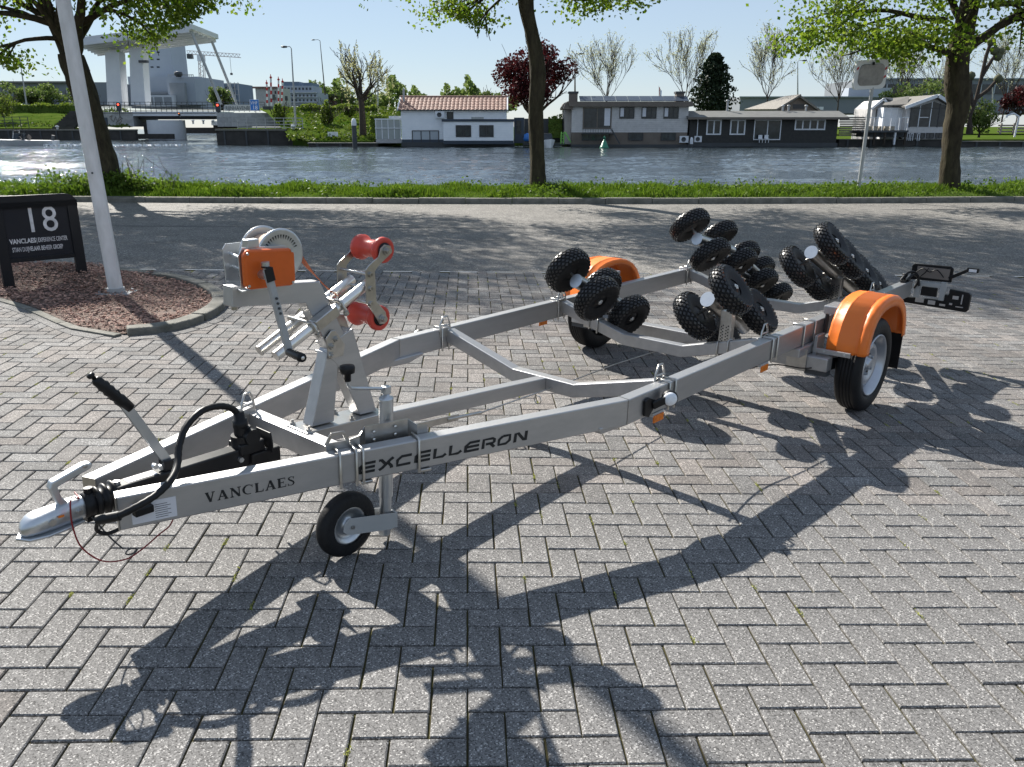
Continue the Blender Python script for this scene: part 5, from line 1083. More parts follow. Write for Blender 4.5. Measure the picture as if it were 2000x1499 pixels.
# conservatory
c=empty('conservatory','white framed glass conservatory left of the white houseboat','conservatory')
for i in range(5): bx(c,'post',M_wframe,733+i*12,734.6+i*12,233,273,Y+.5,.12)
for i in range(4): bx(c,'glass_panel',mat('greenhouse_glass',(.35,.38,.38),.15,0,col2=(.28,.31,.31),scale=.8) if i==0 else MATS['greenhouse_glass'],734.6+i*12,745+i*12,235,272,Y+.52,.05)
bx(c,'head_rail',M_wframe,732,784,232,234.5,Y+.45,.2); bx(c,'mid_rail',M_wframe,732,784,250,251.5,Y+.42,.1); bx(c,'base',M_block,733,784,272,280,Y+.5,2.5); bx(c,'roof',M_wframe,760,785,227,232,Y+1,3)
# grey two-storey houseboat
h=empty('grey_houseboat','two-storey pale grey houseboat with brown base, black solar panels and two chimneys','houseboat')
siding(h,1117,1343,207,259,Y,8,M_gsid,.24); bx(h,'base_wall',M_brown,1117,1343,259,284,Y,8,-.02); bx(h,'hull',M_dk,1116,1345,282.5,288,Y,8.3,-.25)
siding(h,1103,1119,214,282,Y+1.2,6,mat('pink_grey_siding',(.42,.39,.36),.7,0,col2=(.36,.33,.31),scale=2),.24,'porch_siding')
bx(h,'roof_slab',M_brown,1110,1349,199,208.5,Y,9,-.6); 
mb=MB(); xa,xb=xr(1100,Y),xr(1118,Y); mb.prism([(xa+(xb-xa)*t,Z_(212,Y)+.85*math.sin(math.pi*min(1,t*.9+.05))) for t in [i/8 for i in range(9)]]+[(xb,Z_(212,Y)-.1),(xa,Z_(212,Y)-.1)],lambda a,b:(a,Y-.3,b),lambda a,b:(a,Y+8,b)); mb.build('barrel_canopy',M_brown,h)
pnl=0
for i in range(9):
    a=1130+i*23.2; mb=MB(); x_,x2=xr(a,Y+2),xr(a+22.4,Y+2); mb.prism([(Y+.3,Z_(199,Y)+.12),(Y+2.2,Z_(199,Y)+.75),(Y+2.25,Z_(199,Y)+.69),(Y+.35,Z_(199,Y)+.05)],lambda p,q:(x_,p,q),lambda p,q:(x2,p,q)); mb.build('solar_panel',M_navy,h)
for a,b in ((1111,1127),(1318,1333)):
    c_=bx(h,'chimney',M_brown,a,b,182,200,Y+2,1.2); bx(c_,'chimney_cap',M_dk,a-1.5,b+1.5,179,183,Y+2,1.5,-.1)
w_=pane(h,0,1138,1194,210,252,Y-.06,M_brown,2,1,.12,'patio_window',cur=(.75,.95)); 
for a,b in ((1209,1238),(1252,1281),(1295,1324)): pane(h,0,a,b,209.5,232,Y-.06,M_dframe,3,1,.1,cur=(.05,.3))
for a,b in ((1137,1191),(1228,1257),(1292,1321)): pane(h,0,a,b,259.5,275,Y-.08,M_dframe,4 if a<1200 else 2,1,.1)
acunit(h,1328,1345,266,279,Y-.1)
mb=MB(); 
for i in range(12): mb.box((xr(1138+i*5,Y-1),Y-1.4,Z_(262,Y-1)),(xr(1138.6+i*5,Y-1),Y-1.33,Z_(253,Y-1)))
mb.box((xr(1137,Y-1),Y-1.4,Z_(253,Y-1)),(xr(1197,Y-1),Y-1.33,Z_(252,Y-1))); mb.box((xr(1137,Y-1),Y-1.4,Z_(262.5,Y-1)),(xr(1200,Y-1),Y,Z_(261.5,Y-1))); tag(mb.build('balcony_rail',M_dk,h),kind='stuff')
mb=MB()
for i in range(9): mb.box((xr(1193+i*1.8,Y-1),Y-1.4,Z_(254+i*3.1,Y-1)),(xr(1196+i*1.8,Y-1),Y-.7,Z_(253.4+i*3.1,Y-1)))
mb.bar((xr(1193,Y),Y-1.4,Z_(254,Y)),(xr(1209,Y),Y-1.4,Z_(281,Y)),.08,.15); tag(mb.build('outside_stair',M_dk,h),kind='stuff')
# black houseboat
h=empty('black_houseboat','low black boarded houseboat with white windows and a felt roof','houseboat')
siding(h,1347,1636,232,281,Y,6,M_bsid,.25); bx(h,'hull',M_dk,1345,1638,279.5,287,Y,6.4,-.3)
mb=MB(); x0,x1=xr(1340,Y),xr(1652,Y); mb.prism([(Y-.9,Z_(229,Y)-.02),(Y-.9,Z_(229,Y)-.28),(Y+6.8,Z_(229,Y)-.1),(Y+6.8,Z_(229,Y)),(Y+3,Z_(217,Y+3))],lambda a,b:(x0,a,b),lambda a,b:(x1,a,b)); mb.build('roof',M_roofd,h)
mb=MB(); mb.box((x0,Y-.95,Z_(229,Y)-.3),(x1,Y-.9,Z_(229,Y)-.05)); mb.build('fascia',M_brown,h)
for a,b,v0,v1,n in ((1380,1409,234,264,2),(1426,1456,234,264,2),(1552,1612,233,254.5,4)):
    pane(h,0,a,b,v0,v1,Y-.06,M_wframe,n,1,.17,cur=None)
pane(h,0,1473,1526,234,274,Y-.06,M_wframe,2,1,.12,'patio_door'); bx(h,'downpipe',M_wframe,1362,1363.4,231,270,Y-.1,.1)
for u in (1418,1526,1537,1571):
    mb=MB(); mb.cyl((xr(u,Y+3),Y+3,Z_(218,Y+3)),(xr(u,Y+3),Y+3,Z_(198 if u<1500 else 208,Y+3)),.13,n=8); mb.lathe((xr(u,Y+3),Y+3,Z_(199 if u<1500 else 209,Y+3)),(0,0,1),[(0,.13),(.05,.24),(.2,.2),(.25,0)],8); mb.build('vent_pipe',M_galv,h)
acunit(h,1357,1371,266,278,Y-.05)
t=empty('garden_table_set','small pale garden table and chairs on the deck of the black houseboat','garden furniture')
for u in (1488,1500): 
    mb=MB(); x=xr(u,Y-.8); mb.box((x-.25,Y-1,Z_(272,Y)),(x+.25,Y-.5,Z_(271,Y))); mb.box((x-.25,Y-.55,Z_(271,Y)),(x+.25,Y-.5,Z_(264,Y))); mb.box((x-.22,Y-.98,Z_(279,Y)),(x-.16,Y-.92,Z_(272,Y))); mb.box((x+.16,Y-.98,Z_(279,Y)),(x+.22,Y-.92,Z_(272,Y))); tag(mb.build('chair_frame',M_wframe,t),kind='stuff')
# gable house behind
h=empty('bungalow','brown shingled gable roof rising behind the black houseboat','house'); Y2=122
mb=MB(); xa,xm,xb=xr(1478,Y2),xr(1557,Y2),xr(1594,Y2); ze,zr=Z_(214,Y2),Z_(188,Y2)
mb.prism([(xr(1515,Y2),ze),(xm,zr-.2),(xb,ze),(xb,-.3),(xr(1515,Y2),-.3)],lambda a,b:(a,Y2,b),lambda a,b:(a,Y2+.4,b)); mb.build('gable_wall',M_brown,h)
mb=MB(); mb.add([(xa,Y2+7,ze-.1),(xr(1512,Y2),Y2-.6,ze-.2),(xm,Y2-.6,zr),(xr(1530,Y2+7),Y2+7,zr)],[(0,1,2,3)]); mb.add([(xm,Y2-.6,zr),(xb+.4,Y2-.6,ze-.2),(xb+.6,Y2+7,ze-.2),(xr(1530,Y2+7),Y2+7,zr)],[(0,1,2,3)]); o=mb.build('roof',M_roofs,h); md=o.modifiers.new('t','SOLIDIFY'); md.thickness=.25
bx(h,'window',M_dframe,1545,1568,204,213,Y2-.02,.1)
# board stack / fence between the houses
h=empty('plank_fence','weathered slatted plank screen between the black houseboat and the railed deck','fence')
for i in range(9): 
    mb=MB(); x=xr(1640+random.uniform(-2,2),113); mb.box((x,113,Z_(266-i*4.3,113)),(xr(1692+random.uniform(-3,3),113),113.25,Z_(263-i*4.3,113))); mb.build('slat',M_wood,h)
# glass fronted house
h=empty('glass_front_house','pale gabled waterside house with a tall glazed front','house'); Y3=112; W0,W1,Wm=1766,1850,1818
mb=MB(); xa,xb,xm=xr(W0,Y3),xr(W1,Y3),xr(Wm,Y3); zb,ze,zr=Z_(272,Y3),Z_(207,Y3),Z_(189,Y3)
mb.prism([(xa,zb),(xb,zb),(xb,ze),(xm,zr),(xa,ze)],lambda a,b:(a,Y3,b),lambda a,b:(a,Y3+8,b)); mb.build('walls',M_gsid,h)
for a,b,za,zc in ((xa-.5,xm,ze-.25,zr+.02),(xm,xb+.5,zr+.02,ze-.25)):
    mb=MB(); mb.add([(a,Y3-.8,za),(b,Y3-.8,zc),(b,Y3+9,zc),(a,Y3+9,za)],[(0,1,2,3)]); o=mb.build('roof',M_roofs,h); md=o.modifiers.new('t','SOLIDIFY'); md.thickness=.2; md.offset=1
mb=MB(); mb.bar((xa-.55,Y3-.85,ze-.25),(xm,Y3-.85,zr+.1),.12,.4); mb.bar((xb+.55,Y3-.85,ze-.25),(xm,Y3-.85,zr+.1),.12,.4); mb.build('bargeboard',M_wframe,h)
mb=MB(); mb.prism([(xr(1776,Y3),Z_(248,Y3)),(xr(1846,Y3),Z_(248,Y3)),(xr(1846,Y3),Z_(209,Y3)),(xm,Z_(199,Y3)),(xr(1776,Y3),Z_(212,Y3))],lambda a,b:(a,Y3-.06,b),lambda a,b:(a,Y3-.02,b)); gl=mb.build('glazing',M_glass,h)
for u,v0 in ((1776,211),(1793,204),(1815,198),(1831,203),(1846,209)): bx(gl,'mullion',M_dframe if u not in(1793,1815) else M_wframe,u-.8,u+.8,v0,249,Y3-.1,.1)
bx(gl,'transom',M_dframe,1776,1846,211,212.5,Y3-.14,.08); bx(gl,'transom',M_wframe,1793,1811,229,230.5,Y3-.14,.08)
for a in (1775,1793,1811,1829): pane(h,0,a,a+16,260,271,Y3-.05,M_dframe,2,1,.1)
x0=xr(1722,Y3+1); mb=MB(); mb.box((x0,Y3+1,zb),(xa+.01,Y3+8,ze-.2)); mb.build('side_wall',M_wsid,h)
mb=MB(); mb.add([(x0-.4,Y3+.6,ze-.1),(xa+.3,Y3+.6,ze),(xa+2.2,Y3+4.5,zr),(x0+2,Y3+4.5,zr-.3)],[(0,1,2,3)]); o=mb.build('roof',M_roofs,h); md=o.modifiers.new('t','SOLIDIFY'); md.thickness=.2
for i in range(3): bx(h,'wall_panel',M_wframe,1726+i*12,1736+i*12,213,252,Y3+.95,.06)
h2=empty('gabled_annexe','small tiled gable left of the glass fronted house','house'); Y4=115; xa,xm,xb=xr(1700,Y4),xr(1717,Y4),xr(1732,Y4); ze,zr=Z_(212,Y4),Z_(196,Y4)
mb=MB(); mb.prism([(xa,-.5),(xb,-.5),(xb,ze),(xm,zr),(xa,ze)],lambda a,b:(a,Y4,b),lambda a,b:(a,Y4+6,b)); mb.build('walls',M_gsid,h2)
mb=MB(); mb.add([(xm,Y4-.4,zr+.1),(xb+2.5,Y4-.4,ze-.1),(xb+5,Y4+5,zr),(xm+2.5,Y4+5,zr+.3)],[(0,1,2,3)]); mb.add([(xa-.3,Y4-.4,ze-.1),(xm,Y4-.4,zr+.1),(xm+2.5,Y4+5,zr+.3),(xa+2,Y4+5,ze)],[(0,1,2,3)]); o=mb.build('roof',M_dk,h2); md=o.modifiers.new('t','SOLIDIFY'); md.thickness=.2
mb=MB(); mb.bar((xa-.3,Y4-.45,ze-.1),(xm,Y4-.45,zr+.15),.1,.3); mb.bar((xb+.2,Y4-.45,ze-.1),(xm,Y4-.45,zr+.15),.1,.3); mb.build('bargeboard',M_wframe,h2)
pane(h2,0,1708,1726,214,232,Y4-.05,M_dframe,2,1,.1)
d=empty('jetty','dark timber jetty with a glass railing beside the glass fronted house','jetty'); bx(d,'deck',M_dk,1684,1776,255,259,Y3-2,4); bx(d,'fascia',M_dk,1686,1774,259,268,Y3-1,2)
for i in range(5): bx(d,'pile',M_barkfar if i!=3 else M_wframe,1690+i*20,1693+i*20,258,283,Y3-1.9,.3)
for i in range(6): bx(d,'rail_post',M_wframe,1690+i*16.4,1691+i*16.4,229,255,Y3-1.9,.06)
bx(d,'hand_rail',M_wframe,1688,1774,229,230.2,Y3-1.92,.1)
for i in range(5): bx(d,'planter',M_wood,1696+i*11,1704+i*11,247,255,Y3-1.3,.6)
quaywall('dark timber bank edge under the railed deck',xr(1642,112.2),xr(1850,112.2),112.2,-.15,coping=.1)
hs=empty('swim_ladder','white swim ladder on the water in front of the glass fronted house','ladder')
for u in (1772,1779,1792): 
    mb=MB(); k=.06; mb.tube([(xr(u,111),110.6,Z_(275,111)),(xr(u,111),110.6,Z_(261,111)),(xr(u+4,111),110.6,Z_(261,111)),(xr(u+4,111),110.6,Z_(275,111))],.05,6); mb.build('rail',M_wframe,hs)
quaywall('low dark quay edge at the far right behind the stout tree',xr(1850,112),xr(2150,112),112,-.4,coping=.1)
g=empty('pergola','white garden arch at the far right of the far bank','pergola'); mb=MB(); mb.tube([(xr(1985,116),116,Z_(268,116)),(xr(1987,116),116,Z_(228,116)),(xr(1976,116),116,Z_(222,116)),(xr(1964,116),116,Z_(226,116)),(xr(1963,116),116,Z_(230,116))],.12,6); mb.build('frame',M_wframe,g)
f=empty('ranch_fence','low timber rail fence at the far right behind the quay','fence')
for i in range(3): bx(f,'rail',M_wood,1950,2080,244+i*6,247+i*6,118,.1)
for i in range(5): bx(f,'post',M_wood,1955+i*25,1958+i*25,241,262,117.8,.15)
# jetty and boats between houseboats
d=empty('garden_jetty','dark planting and jetty between the white and the grey houseboat','jetty'); bx(d,'deck',M_dk,1022,1104,280,284,Y-1,4); bx(d,'back_fence',M_dk,1024,1100,232,278,Y+4,.3)
hedge('dark clipped hedge block beside the grey houseboat',1072,1098,226,270,Y+2,1.5,600,M_hedge,.25)
s=empty('garden_slide','green plastic garden slide on the jetty','slide'); mb=MB(); mb.prism([(xr(1101,Y),Z_(259,Y)),(xr(1113,Y),Z_(278,Y)),(xr(1115,Y),Z_(278,Y)),(xr(1104,Y),Z_(257,Y))],lambda a,b:(a,Y-1.5,b),lambda a,b:(a,Y-1,b)); mb.build('chute',mat('lime_plastic',(.2,.5,.1),.4,0,col2=(.16,.42,.09),scale=3),s)
mb=MB()
for a in (1095,1100): mb.cyl((xr(a,Y),Y-1.2,Z_(281,Y)),(xr(a+1,Y),Y-1.2,Z_(258,Y)),.08,n=6)
for i in range(4): mb.cyl((xr(1095,Y),Y-1.2,Z_(276-i*5,Y)),(xr(1101,Y),Y-1.2,Z_(276-i*5,Y)),.05,n=6)
tag(mb.build('ladder',MATS['lime_plastic'],s),kind='stuff')
def hull(mb,L,B,H,fl=.6):
    rows=[]
    for i in range(9):
        t=i/8; w_=B/2*(1-max(0,(t-.45)/.55)**2.2)*(.92 if t<.05 else 1); x=-L/2+L*t; sh=H*(.85+.3*t*t)
        rows.append([(x,-w_,sh),(x,-w_*fl,-.1),(x,0,-.25),(x,w_*fl,-.1),(x,w_,sh)])
    mb.grid(rows); mb.add(rows[0],[(0,1,2,3,4)]); mb.grid([[r[0],r[4]] for r in rows])
b=empty('motor_cruiser','small white cruiser with a dark windscreen moored beside the middle tree','boat',None,Matrix.Translation((xr(1069,109),108.5,-1.0))@Matrix.Rotation(R(-80),4,'Z')); mb=MB(); hull(mb,4.5,1.9,.9); mb.build('hull',M_wht,b,bevel=.02)
mb=MB(); mb.prism([(-.9,-.7),(-.9,.7),(.5,.62),(.5,-.62)],lambda a,b_:(a,b_,.9),lambda a,b_:(a*.7-.1,b_*.8,1.6)); mb.build('windscreen',M_glass,b); mb=MB(); mb.prism([(-.95,-.72),(-.95,.72),(.1,.6),(.1,-.6)],lambda a,b_:(a*.8,b_*.85,1.6),lambda a,b_:(a*.75,b_*.8,1.68)); mb.build('canopy',M_dk,b)
o=empty('outboard_cover','blue boat cover bundle beside the white cruiser','cover',None,Matrix.Translation((xr(1030,109),109,Z_(268,109)))); mb=MB(); mb.lathe((0,0,-.5),(0,0,1),[(0,.0),(0,.4),(.3,.5),(.8,.4),(1,.0)],12); mb.build('cover',M_blue,o)
b=empty('speedboat','white open speedboat under way at the left edge of the river','boat',None,Matrix.Translation((xr(30,118),118,-.95))@Matrix.Rotation(R(183),4,'Z')); mb=MB(); hull(mb,10,2.6,.75); mb.build('hull',M_wht,b,bevel=.03)
mb=MB(); mb.prism([(-.3,-.9),(-.3,.9),(.5,.8),(.5,-.8)],lambda a,b_:(a,b_,.8),lambda a,b_:(a-.5,b_*.85,1.6)); mb.build('windscreen',M_glass,b); mb=MB(); mb.cyl((-4.6,0,.5),(-4.8,0,1.3),.22,n=8); mb.build('outboard_motor',M_dk,b)
mb=MB(); mb.tube([(.2,-.8,.9),(0,-.8,1.9),(0,.8,1.9),(.2,.8,.9)],.04,6); mb.build('grab_rail',M_wht,b)
for dx,cl in ((-.8,M_dk),(-1.6,M_brown)):
    # seated occupants, tiny at this distance
    p=empty('person','seated person in dark clothes aboard the speedboat, nearer its windscreen' if dx>-1 else 'seated person in brown clothes aboard the speedboat, nearer its stern','person',None,Matrix.Translation((xr(30,118)-dx,118,-.35)))
    me=bpy.data.meshes.new('body'); vs=[(0,0,.0),(0,0,.35),(0,0,.62),(0,0,.72),(0,0,.86),(.2,0,.58),(.28,.0,.32),(-.2,0,.58),(-.28,0,.32),(.1,-.35,.02),(.12,-.45,-.4),(-.1,-.35,.02),(-.12,-.45,-.4)]
    me.from_pydata(vs,[(0,1),(1,2),(2,3),(3,4),(2,5),(5,6),(2,7),(7,8),(0,9),(9,10),(0,11),(11,12)],[]); bo=link('body',me,p,[cl]); sk_=bo.modifiers.new('s','SKIN')
    for i,r in enumerate((.16,.17,.16,.06,.1,.07,.05,.07,.05,.08,.06,.08,.06)): me.skin_vertices[0].data[i].radius=(r,r)
    me.skin_vertices[0].data[0].use_root=True; bo.modifiers.new('ss','SUBSURF').levels=1
Q=[]
for _ in range(900):
    u_=95+random.random()**1.6*260; Q.append((xr(u_,118),117+random.gauss(0,.5+(u_-95)*.004),-.97+random.random()*.1))
tag(bulk('wake_foam',leaves(np.array(Q),.3),mat('foam',(.8,.83,.86),.6,0,col2=(.6,.64,.68),scale=3)),kind='stuff')
# buoy and mooring poles
b=empty('channel_buoy','green conical channel buoy floating before the grey houseboat','buoy',None,Matrix.Translation((xr(1181.5,104),104,-1.0))); mb=MB(); mb.lathe((0,0,0),(0,0,1),[(-.2,.4),(.0,.55),(.12,.56),(.2,.48),(.85,.2),(.9,.12),(1.2,.1),(1.22,0)],18); mb.build('float',M_green,b); mb=MB(); mb.lathe((0,0,1.15),(0,0,1),[(0,.0),(.02,.2),(.32,.0)],12); mb.build('topmark',M_green,b)
def mpole(lb,u,v0,v1,Y,r):
    p=empty('mooring_pole',lb,'mooring pole',None,Matrix.Translation((xr(u,Y),Y,0))); mb=MB(); mb.cyl((0,0,-1.5),(.03,0,Z_(v0,Y)-.4),r,n=10); mb.build('pile',M_dk,p); mb=MB(); mb.lathe((.03,0,Z_(v0,Y)-.4),(0,0,1),[(-.45,r*1.05),(0,r*1.05),(.3,r*.7),(.4,0)],10); mb.build('white_cap',M_wframe,p)
mpole('dark mooring pole with a white painted top in front of the willow',691,231,290,103,.28); mpole('short mooring pole at the left corner of the black houseboat',1352,268,284,109,.2)
# ---------------------------------------------------------------- bridge
br=empty('bascule_bridge','grey bascule bridge with a slanted counterweight canopy on two pylons','bridge'); YB=172
def XZ(u,v,Y): return at(u,v,Y)
def blocks(u0,u1,v0,v1,Y,dp,par,name='masonry'):
    o=bx(par,name,M_block,u0,u1,v0,v1,Y,dp); x0,x1,z1,z0=xr(u0,Y),xr(u1,Y),Z_(v0,Y),Z_(v1,Y); mb=MB(); rows_=max(1,int((z1-z0)/.6)); h=(z1-z0)/rows_
    for j in range(rows_):
        x=x0-(.6 if j%2 else 0)
        while x<x1:
            a,b_=max(x0,x+.02),min(x1,x+1.2-.02)
            if b_>a+.1: mb.box((a,Y-.05,z0+j*h+.02),(b_,Y,z0+(j+1)*h-.02))
            x+=1.2
    tag(mb.build('blocks',M_block,o),kind='stuff'); return o
m1=blocks(180,262,219,248,YB,12,br); bx(m1,'hatch',M_navy,197,212,230,247,YB,.1,-.12)
blocks(425,545,221,248,150,14,br)
mb=MB(); Yp=YB-2; mb.cyl((xr(313,Yp),Yp+3,-1.5),(xr(313,Yp),Yp+3,Z_(235,Yp)),3.6,n=24); mb.build('pier',M_conc,br); bx(br,'pier',M_quay,280,332,240,272,YB+1,5); bx(br,'fender',M_quay,252,335,262,272,Yp-3,1)
for v0,v1,dy,m_,u0,u1,nm in ((218,227,0,M_conc,262,428,'deck_girder'),(227,233,2,M_dk,265,424,'soffit'),(236,245,20,M_conc,345,424,'rear_quay'),(245,262,21,M_quay,345,424,'rear_quay')): bx(br,nm,m_,u0,u1,v0,v1,YB,10 if dy<5 else 2,dy)
def railing(par,u0,u1,v0,v1,Y,n,m=M_dk,rails=3,r=.05):
    x0,x1,z1,z0=xr(u0,Y),xr(u1,Y),Z_(v0,Y),Z_(v1,Y); rl=None; mb=MB()
    for j in range(rails): z=z0+(z1-z0)*(1-j*.28); mb.box((x0,Y,z-r/2),(x1,Y+r,z+r/2))
    for i in range(n+1): x=x0+(x1-x0)*i/n; mb.box((x-r/2,Y+.004,z0),(x+r/2,Y+r-.004,z1))
    return tag(mb.build('railing',m,par),kind='stuff')
railing(br,178,520,200,219,YB-.1,34,M_dk,5,.09)
rq=empty('quay_railing','pale metal railing along the quay head right of the bridge','railing'); railing(rq,464,591,231,253,121.5,7,M_galv,4,.09)
rq=empty('quay_railing','dark railing at the far left of the left quay','railing'); railing(rq,-20,56,229,251,164,5,M_dk,3,.1)
# pylons and canopy
for (a0,a1,b0,b1,vt) in ((209,236,214,243,103),(256,281,260,288,98)):
    mb=MB(); p=[XZ(a0,vt,YB+4),XZ(a1,vt,YB+4),XZ(b1,206,YB+4),XZ(b0,206,YB+4)]; mb.prism([(q.x,q.z) for q in p],lambda a,b_:(a,YB+3,b_),lambda a,b_:(a,YB+6,b_)); mb.build('pylon',M_conc,br,bevel=.1)
    mb=MB(); mb.prism([(p[1].x-.2,p[1].z-.5),(p[1].x-.3,p[1].z+.25),(p[0].x+.5,p[0].z+.35)],lambda a,b_:(a,YB+3.2,b_),lambda a,b_:(a,YB+5.8,b_)); mb.build('pylon_head',M_conc,br)
mb=MB(); q=[XZ(165,105,YB+9),XZ(160,88,YB+9),XZ(300,56,YB+9),XZ(375,57,YB+9),XZ(427,77,YB),XZ(330,85,YB),XZ(255,95,YB)]
top=[XZ(150,84,YB-1),XZ(375,57,YB-1),XZ(427,77,YB+10),XZ(190,104,YB+10)]; mb=MB(); mb.add(top+[v+Vector((0,0,.9)) for v in top],[(0,1,2,3),(4,7,6,5),(0,4,5,1),(1,5,6,2),(2,6,7,3),(3,7,4,0)]); cn=mb.build('counterweight_canopy',M_conc,br)
for i in range(7):
    f_=i/6; a=top[0].lerp(top[3],f_)+Vector((0,0,-.3)); b_=top[1].lerp(top[2],f_)+Vector((-.6,0,-.3)); mb=MB(); mb.bar(a,b_,.3,.6); mb.build('rib',M_conc,cn)
for (u0,v0,u1,v1,y_) in ((375,66,432,205,YB),(414,82,463,205,YB+9)):
    mb=MB(); mb.tube([XZ(u0,v0,y_),XZ(u1,v1,y_)],.28,8); mb.build('hanger',M_galv,br)
mb=MB(); mb.box((XZ(272,117,YB+3).x,YB+2.5,XZ(272,121,YB).z),(XZ(288,117,YB+3).x,YB+3.5,XZ(272,116,YB).z)); mb.build('stop_block',M_dk,br)
# graffiti-like scribble line on the abutment
mb=MB(); sc=[(214,229),(219,226),(216,233),(222,238),(226,228),(229,238),(233,229),(238,237),(233,241),(226,241),(236,233)]; mb.tube([at(u,v,YB-.08) for u,v in sc],.06,5); mb.build('graffiti',M_brown,m1)
# stairs
st=empty('embankment_steps','wide dark steps up the left embankment beside the bridge','steps')
for i in range(9): 
    mb=MB(); mb.box((xr(104+i*2.2,170),169.5+i*.5,Z_(249-i*3.9,170)-.5),(xr(146+i*1.2,170),170.2+i*.5,Z_(249-i*3.9,170)+.12)); mb.build('step',M_quay,st)
# signals and signs
def signal(lb,u,v0,v1,Y,lamp,post=None):
    s=empty('bridge_signal',lb,'signal light'); x=xr(u,Y); z1,z0=Z_(v0,Y),Z_(v1,Y); w_=(z1-z0)*.25; mb=MB(); mb.prism([(x+a*w_/.5,(z0+z1)/2+b_) for a,b_ in rrect(1,(z1-z0),.45)],lambda a,b_:(a,Y,b_),lambda a,b_:(a,Y+.3,b_)); mb.build('housing',M_dk,s)
    mb=MB(); mb.prism([(x+a*w_/.43,(z0+z1)/2+b_) for a,b_ in rrect(1,(z1-z0)*1.12,.45)],lambda a,b_:(a,Y+.3,b_),lambda a,b_:(a,Y+.34,b_)); mb.build('backing_board',M_wframe,s)
    mb=MB(); mb.lathe((x,Y-.02,z1-(z1-z0)*.25),(0,-1,0),[(-.01,0),(-.01,w_*.42),(.03,w_*.4),(.04,0)],16); mb.build('lamp',lamp,s)
    if post:
        mb=MB(); mb.tube([(x,Y+.2,z0),(x,Y+.2,z0-1),(xr(u+4,Y),Y+.2,z0-1.4)],.09,6); mb.build('post',M_dk,s)
signal('red bridge signal left of the pylons',236,200,218,YB-1.5,M_lampred,1); signal('red bridge signal beside the bridge name board',428.5,201,220,YB-3,M_lampred,1); signal('small amber lamp box hanging under the bridge deck',352,220,228,YB-1,M_lampamb)
nb=empty('name_board','pale name board on the bridge railing','sign'); bx(nb,'board',mat('cream_board',(.6,.6,.56),.5,0,col2=(.56,.56,.52),scale=2),442,510,205,217,YB-3.2,.1)
text('RIJNHAVENBRUG',.98,Matrix.Translation((xr(443.5,YB-3.22),YB-3.215,Z_(215,YB-3.2)))@Matrix.Rotation(R(90),4,'X'),M_dk,nb,'lettering',ext=.005,sx=.82)
vs_=empty('channel_sign','blue square sign reading VHF 18 in white','sign'); bx(vs_,'plate',M_blue,492.5,509,195.5,216,160,.08); bx(vs_,'rim',M_wframe,491.7,509.8,194.8,216.8,160.09,.05)
text('VHF',.82,Matrix.Translation((xr(493.3,160),159.99,Z_(204.5,160)))@Matrix.Rotation(R(90),4,'X'),M_wht,vs_,'lettering',ext=.008,sx=.85); text('18',.98,Matrix.Translation((xr(496,160),159.99,Z_(214.3,160)))@Matrix.Rotation(R(90),4,'X'),M_wht,vs_,'lettering',ext=.008)
mb=MB(); mb.cyl((xr(501,160),160.3,Z_(235,160)),(xr(501,160),160.3,Z_(216,160)),.08,n=8); mb.build('post',M_galv,vs_)
def barrier(lb,u,v0,v1,Y,lean=0):
    b=empty('barrier_arm',lb,'barrier',"raised red and white barrier arms at the bridge"); n=7; P0=at(u,v1,Y); P1=at(u+lean,v0,Y)
    for i in range(n): mb=MB(); mb.bar(P0.lerp(P1,i/n),P0.lerp(P1,(i+1)/n),.28,.28,(0,1,0)); mb.build('band',M_redw if i%2 else M_wht,b)
    mb=MB(); mb.lathe(P1,(0,0,1),[(0,.12),(.25,.3),(.4,.1),(.8,.05)],8); mb.build('tip',M_redw,b)
for lb,u,v0,v1,Y_,ln in (('tallest raised barrier arm, second from the left right of the bridge',530,154,208,168,-1),('shorter raised barrier arm left of the tallest',522,165,208,170,-1),('raised barrier arm just left of the grey lamp post',550,162,204,172,2),('raised barrier arm between the tallest and the lamp post',544,158,205,178,0),('raised barrier arm left of the pylons, half hidden by leaves',176,140,205,176,-2)): barrier(lb,u,v0,v1,Y_,ln)
for lb,u,v0,v1,Y_ in (('dark traffic light among the barrier arms',539,185,196,166),('second dark traffic light right of the barrier arms',563,188,197,168),):
    s=empty('road_signal',lb,'signal light'); bx(s,'housing',M_dk,u-2.5,u+2.5,v0,v1,Y_,.4); bx(s,'post',M_dk,u-.5,u+.5,v1,208,Y_+.1,.15)
cab=empty('control_cabinet','dark control cabinet at the foot of the barrier arms','cabinet'); bx(cab,'box',M_dk,516,533,208,218,150,1.2); 
def lamp_post(lb,u,v0,v1,Y,arm,two=False,mm=M_galv,u2=None):
    p=empty('lamp_post',lb,'lamp post'); a=at(u,v1,Y); b_=at(u2 or u,v0,Y); mb=MB(); mb.tube([a,a.lerp(b_,.5),b_],[.17,.12,.07],8); mb.build('mast',mm,p)
    mb=MB(); mb.tube([b_,b_+Vector((arm*.3,0,.25)),b_+Vector((arm,0,.2))],.06,6); mb.build('bracket',mm,p); mb=MB(); mb.lathe(b_+Vector((arm*.85,0,.2)),(1 if arm>0 else -1,0,0),[(0,0),(.0,.12),(.5,.16),(.8,.08),(.82,0)],8); mb.build('lantern',M_dk,p)
lamp_post('tall grey lamp post on the quay head beside the barrier arms',578,95,252,124,-.7,u2=569)
lamp_post('slender lamp post with a dark upper shaft right of the apartment block',635,80,186,230,-1.6,mm=M_barkfar,u2=625)
lamp_post('thin lamp post seen through the willow twigs',738,134,206,175,-.6); lamp_post('lamp post with a reddish shaft right of the copper beech',1123,108,200,150,.7,mm=M_brown)
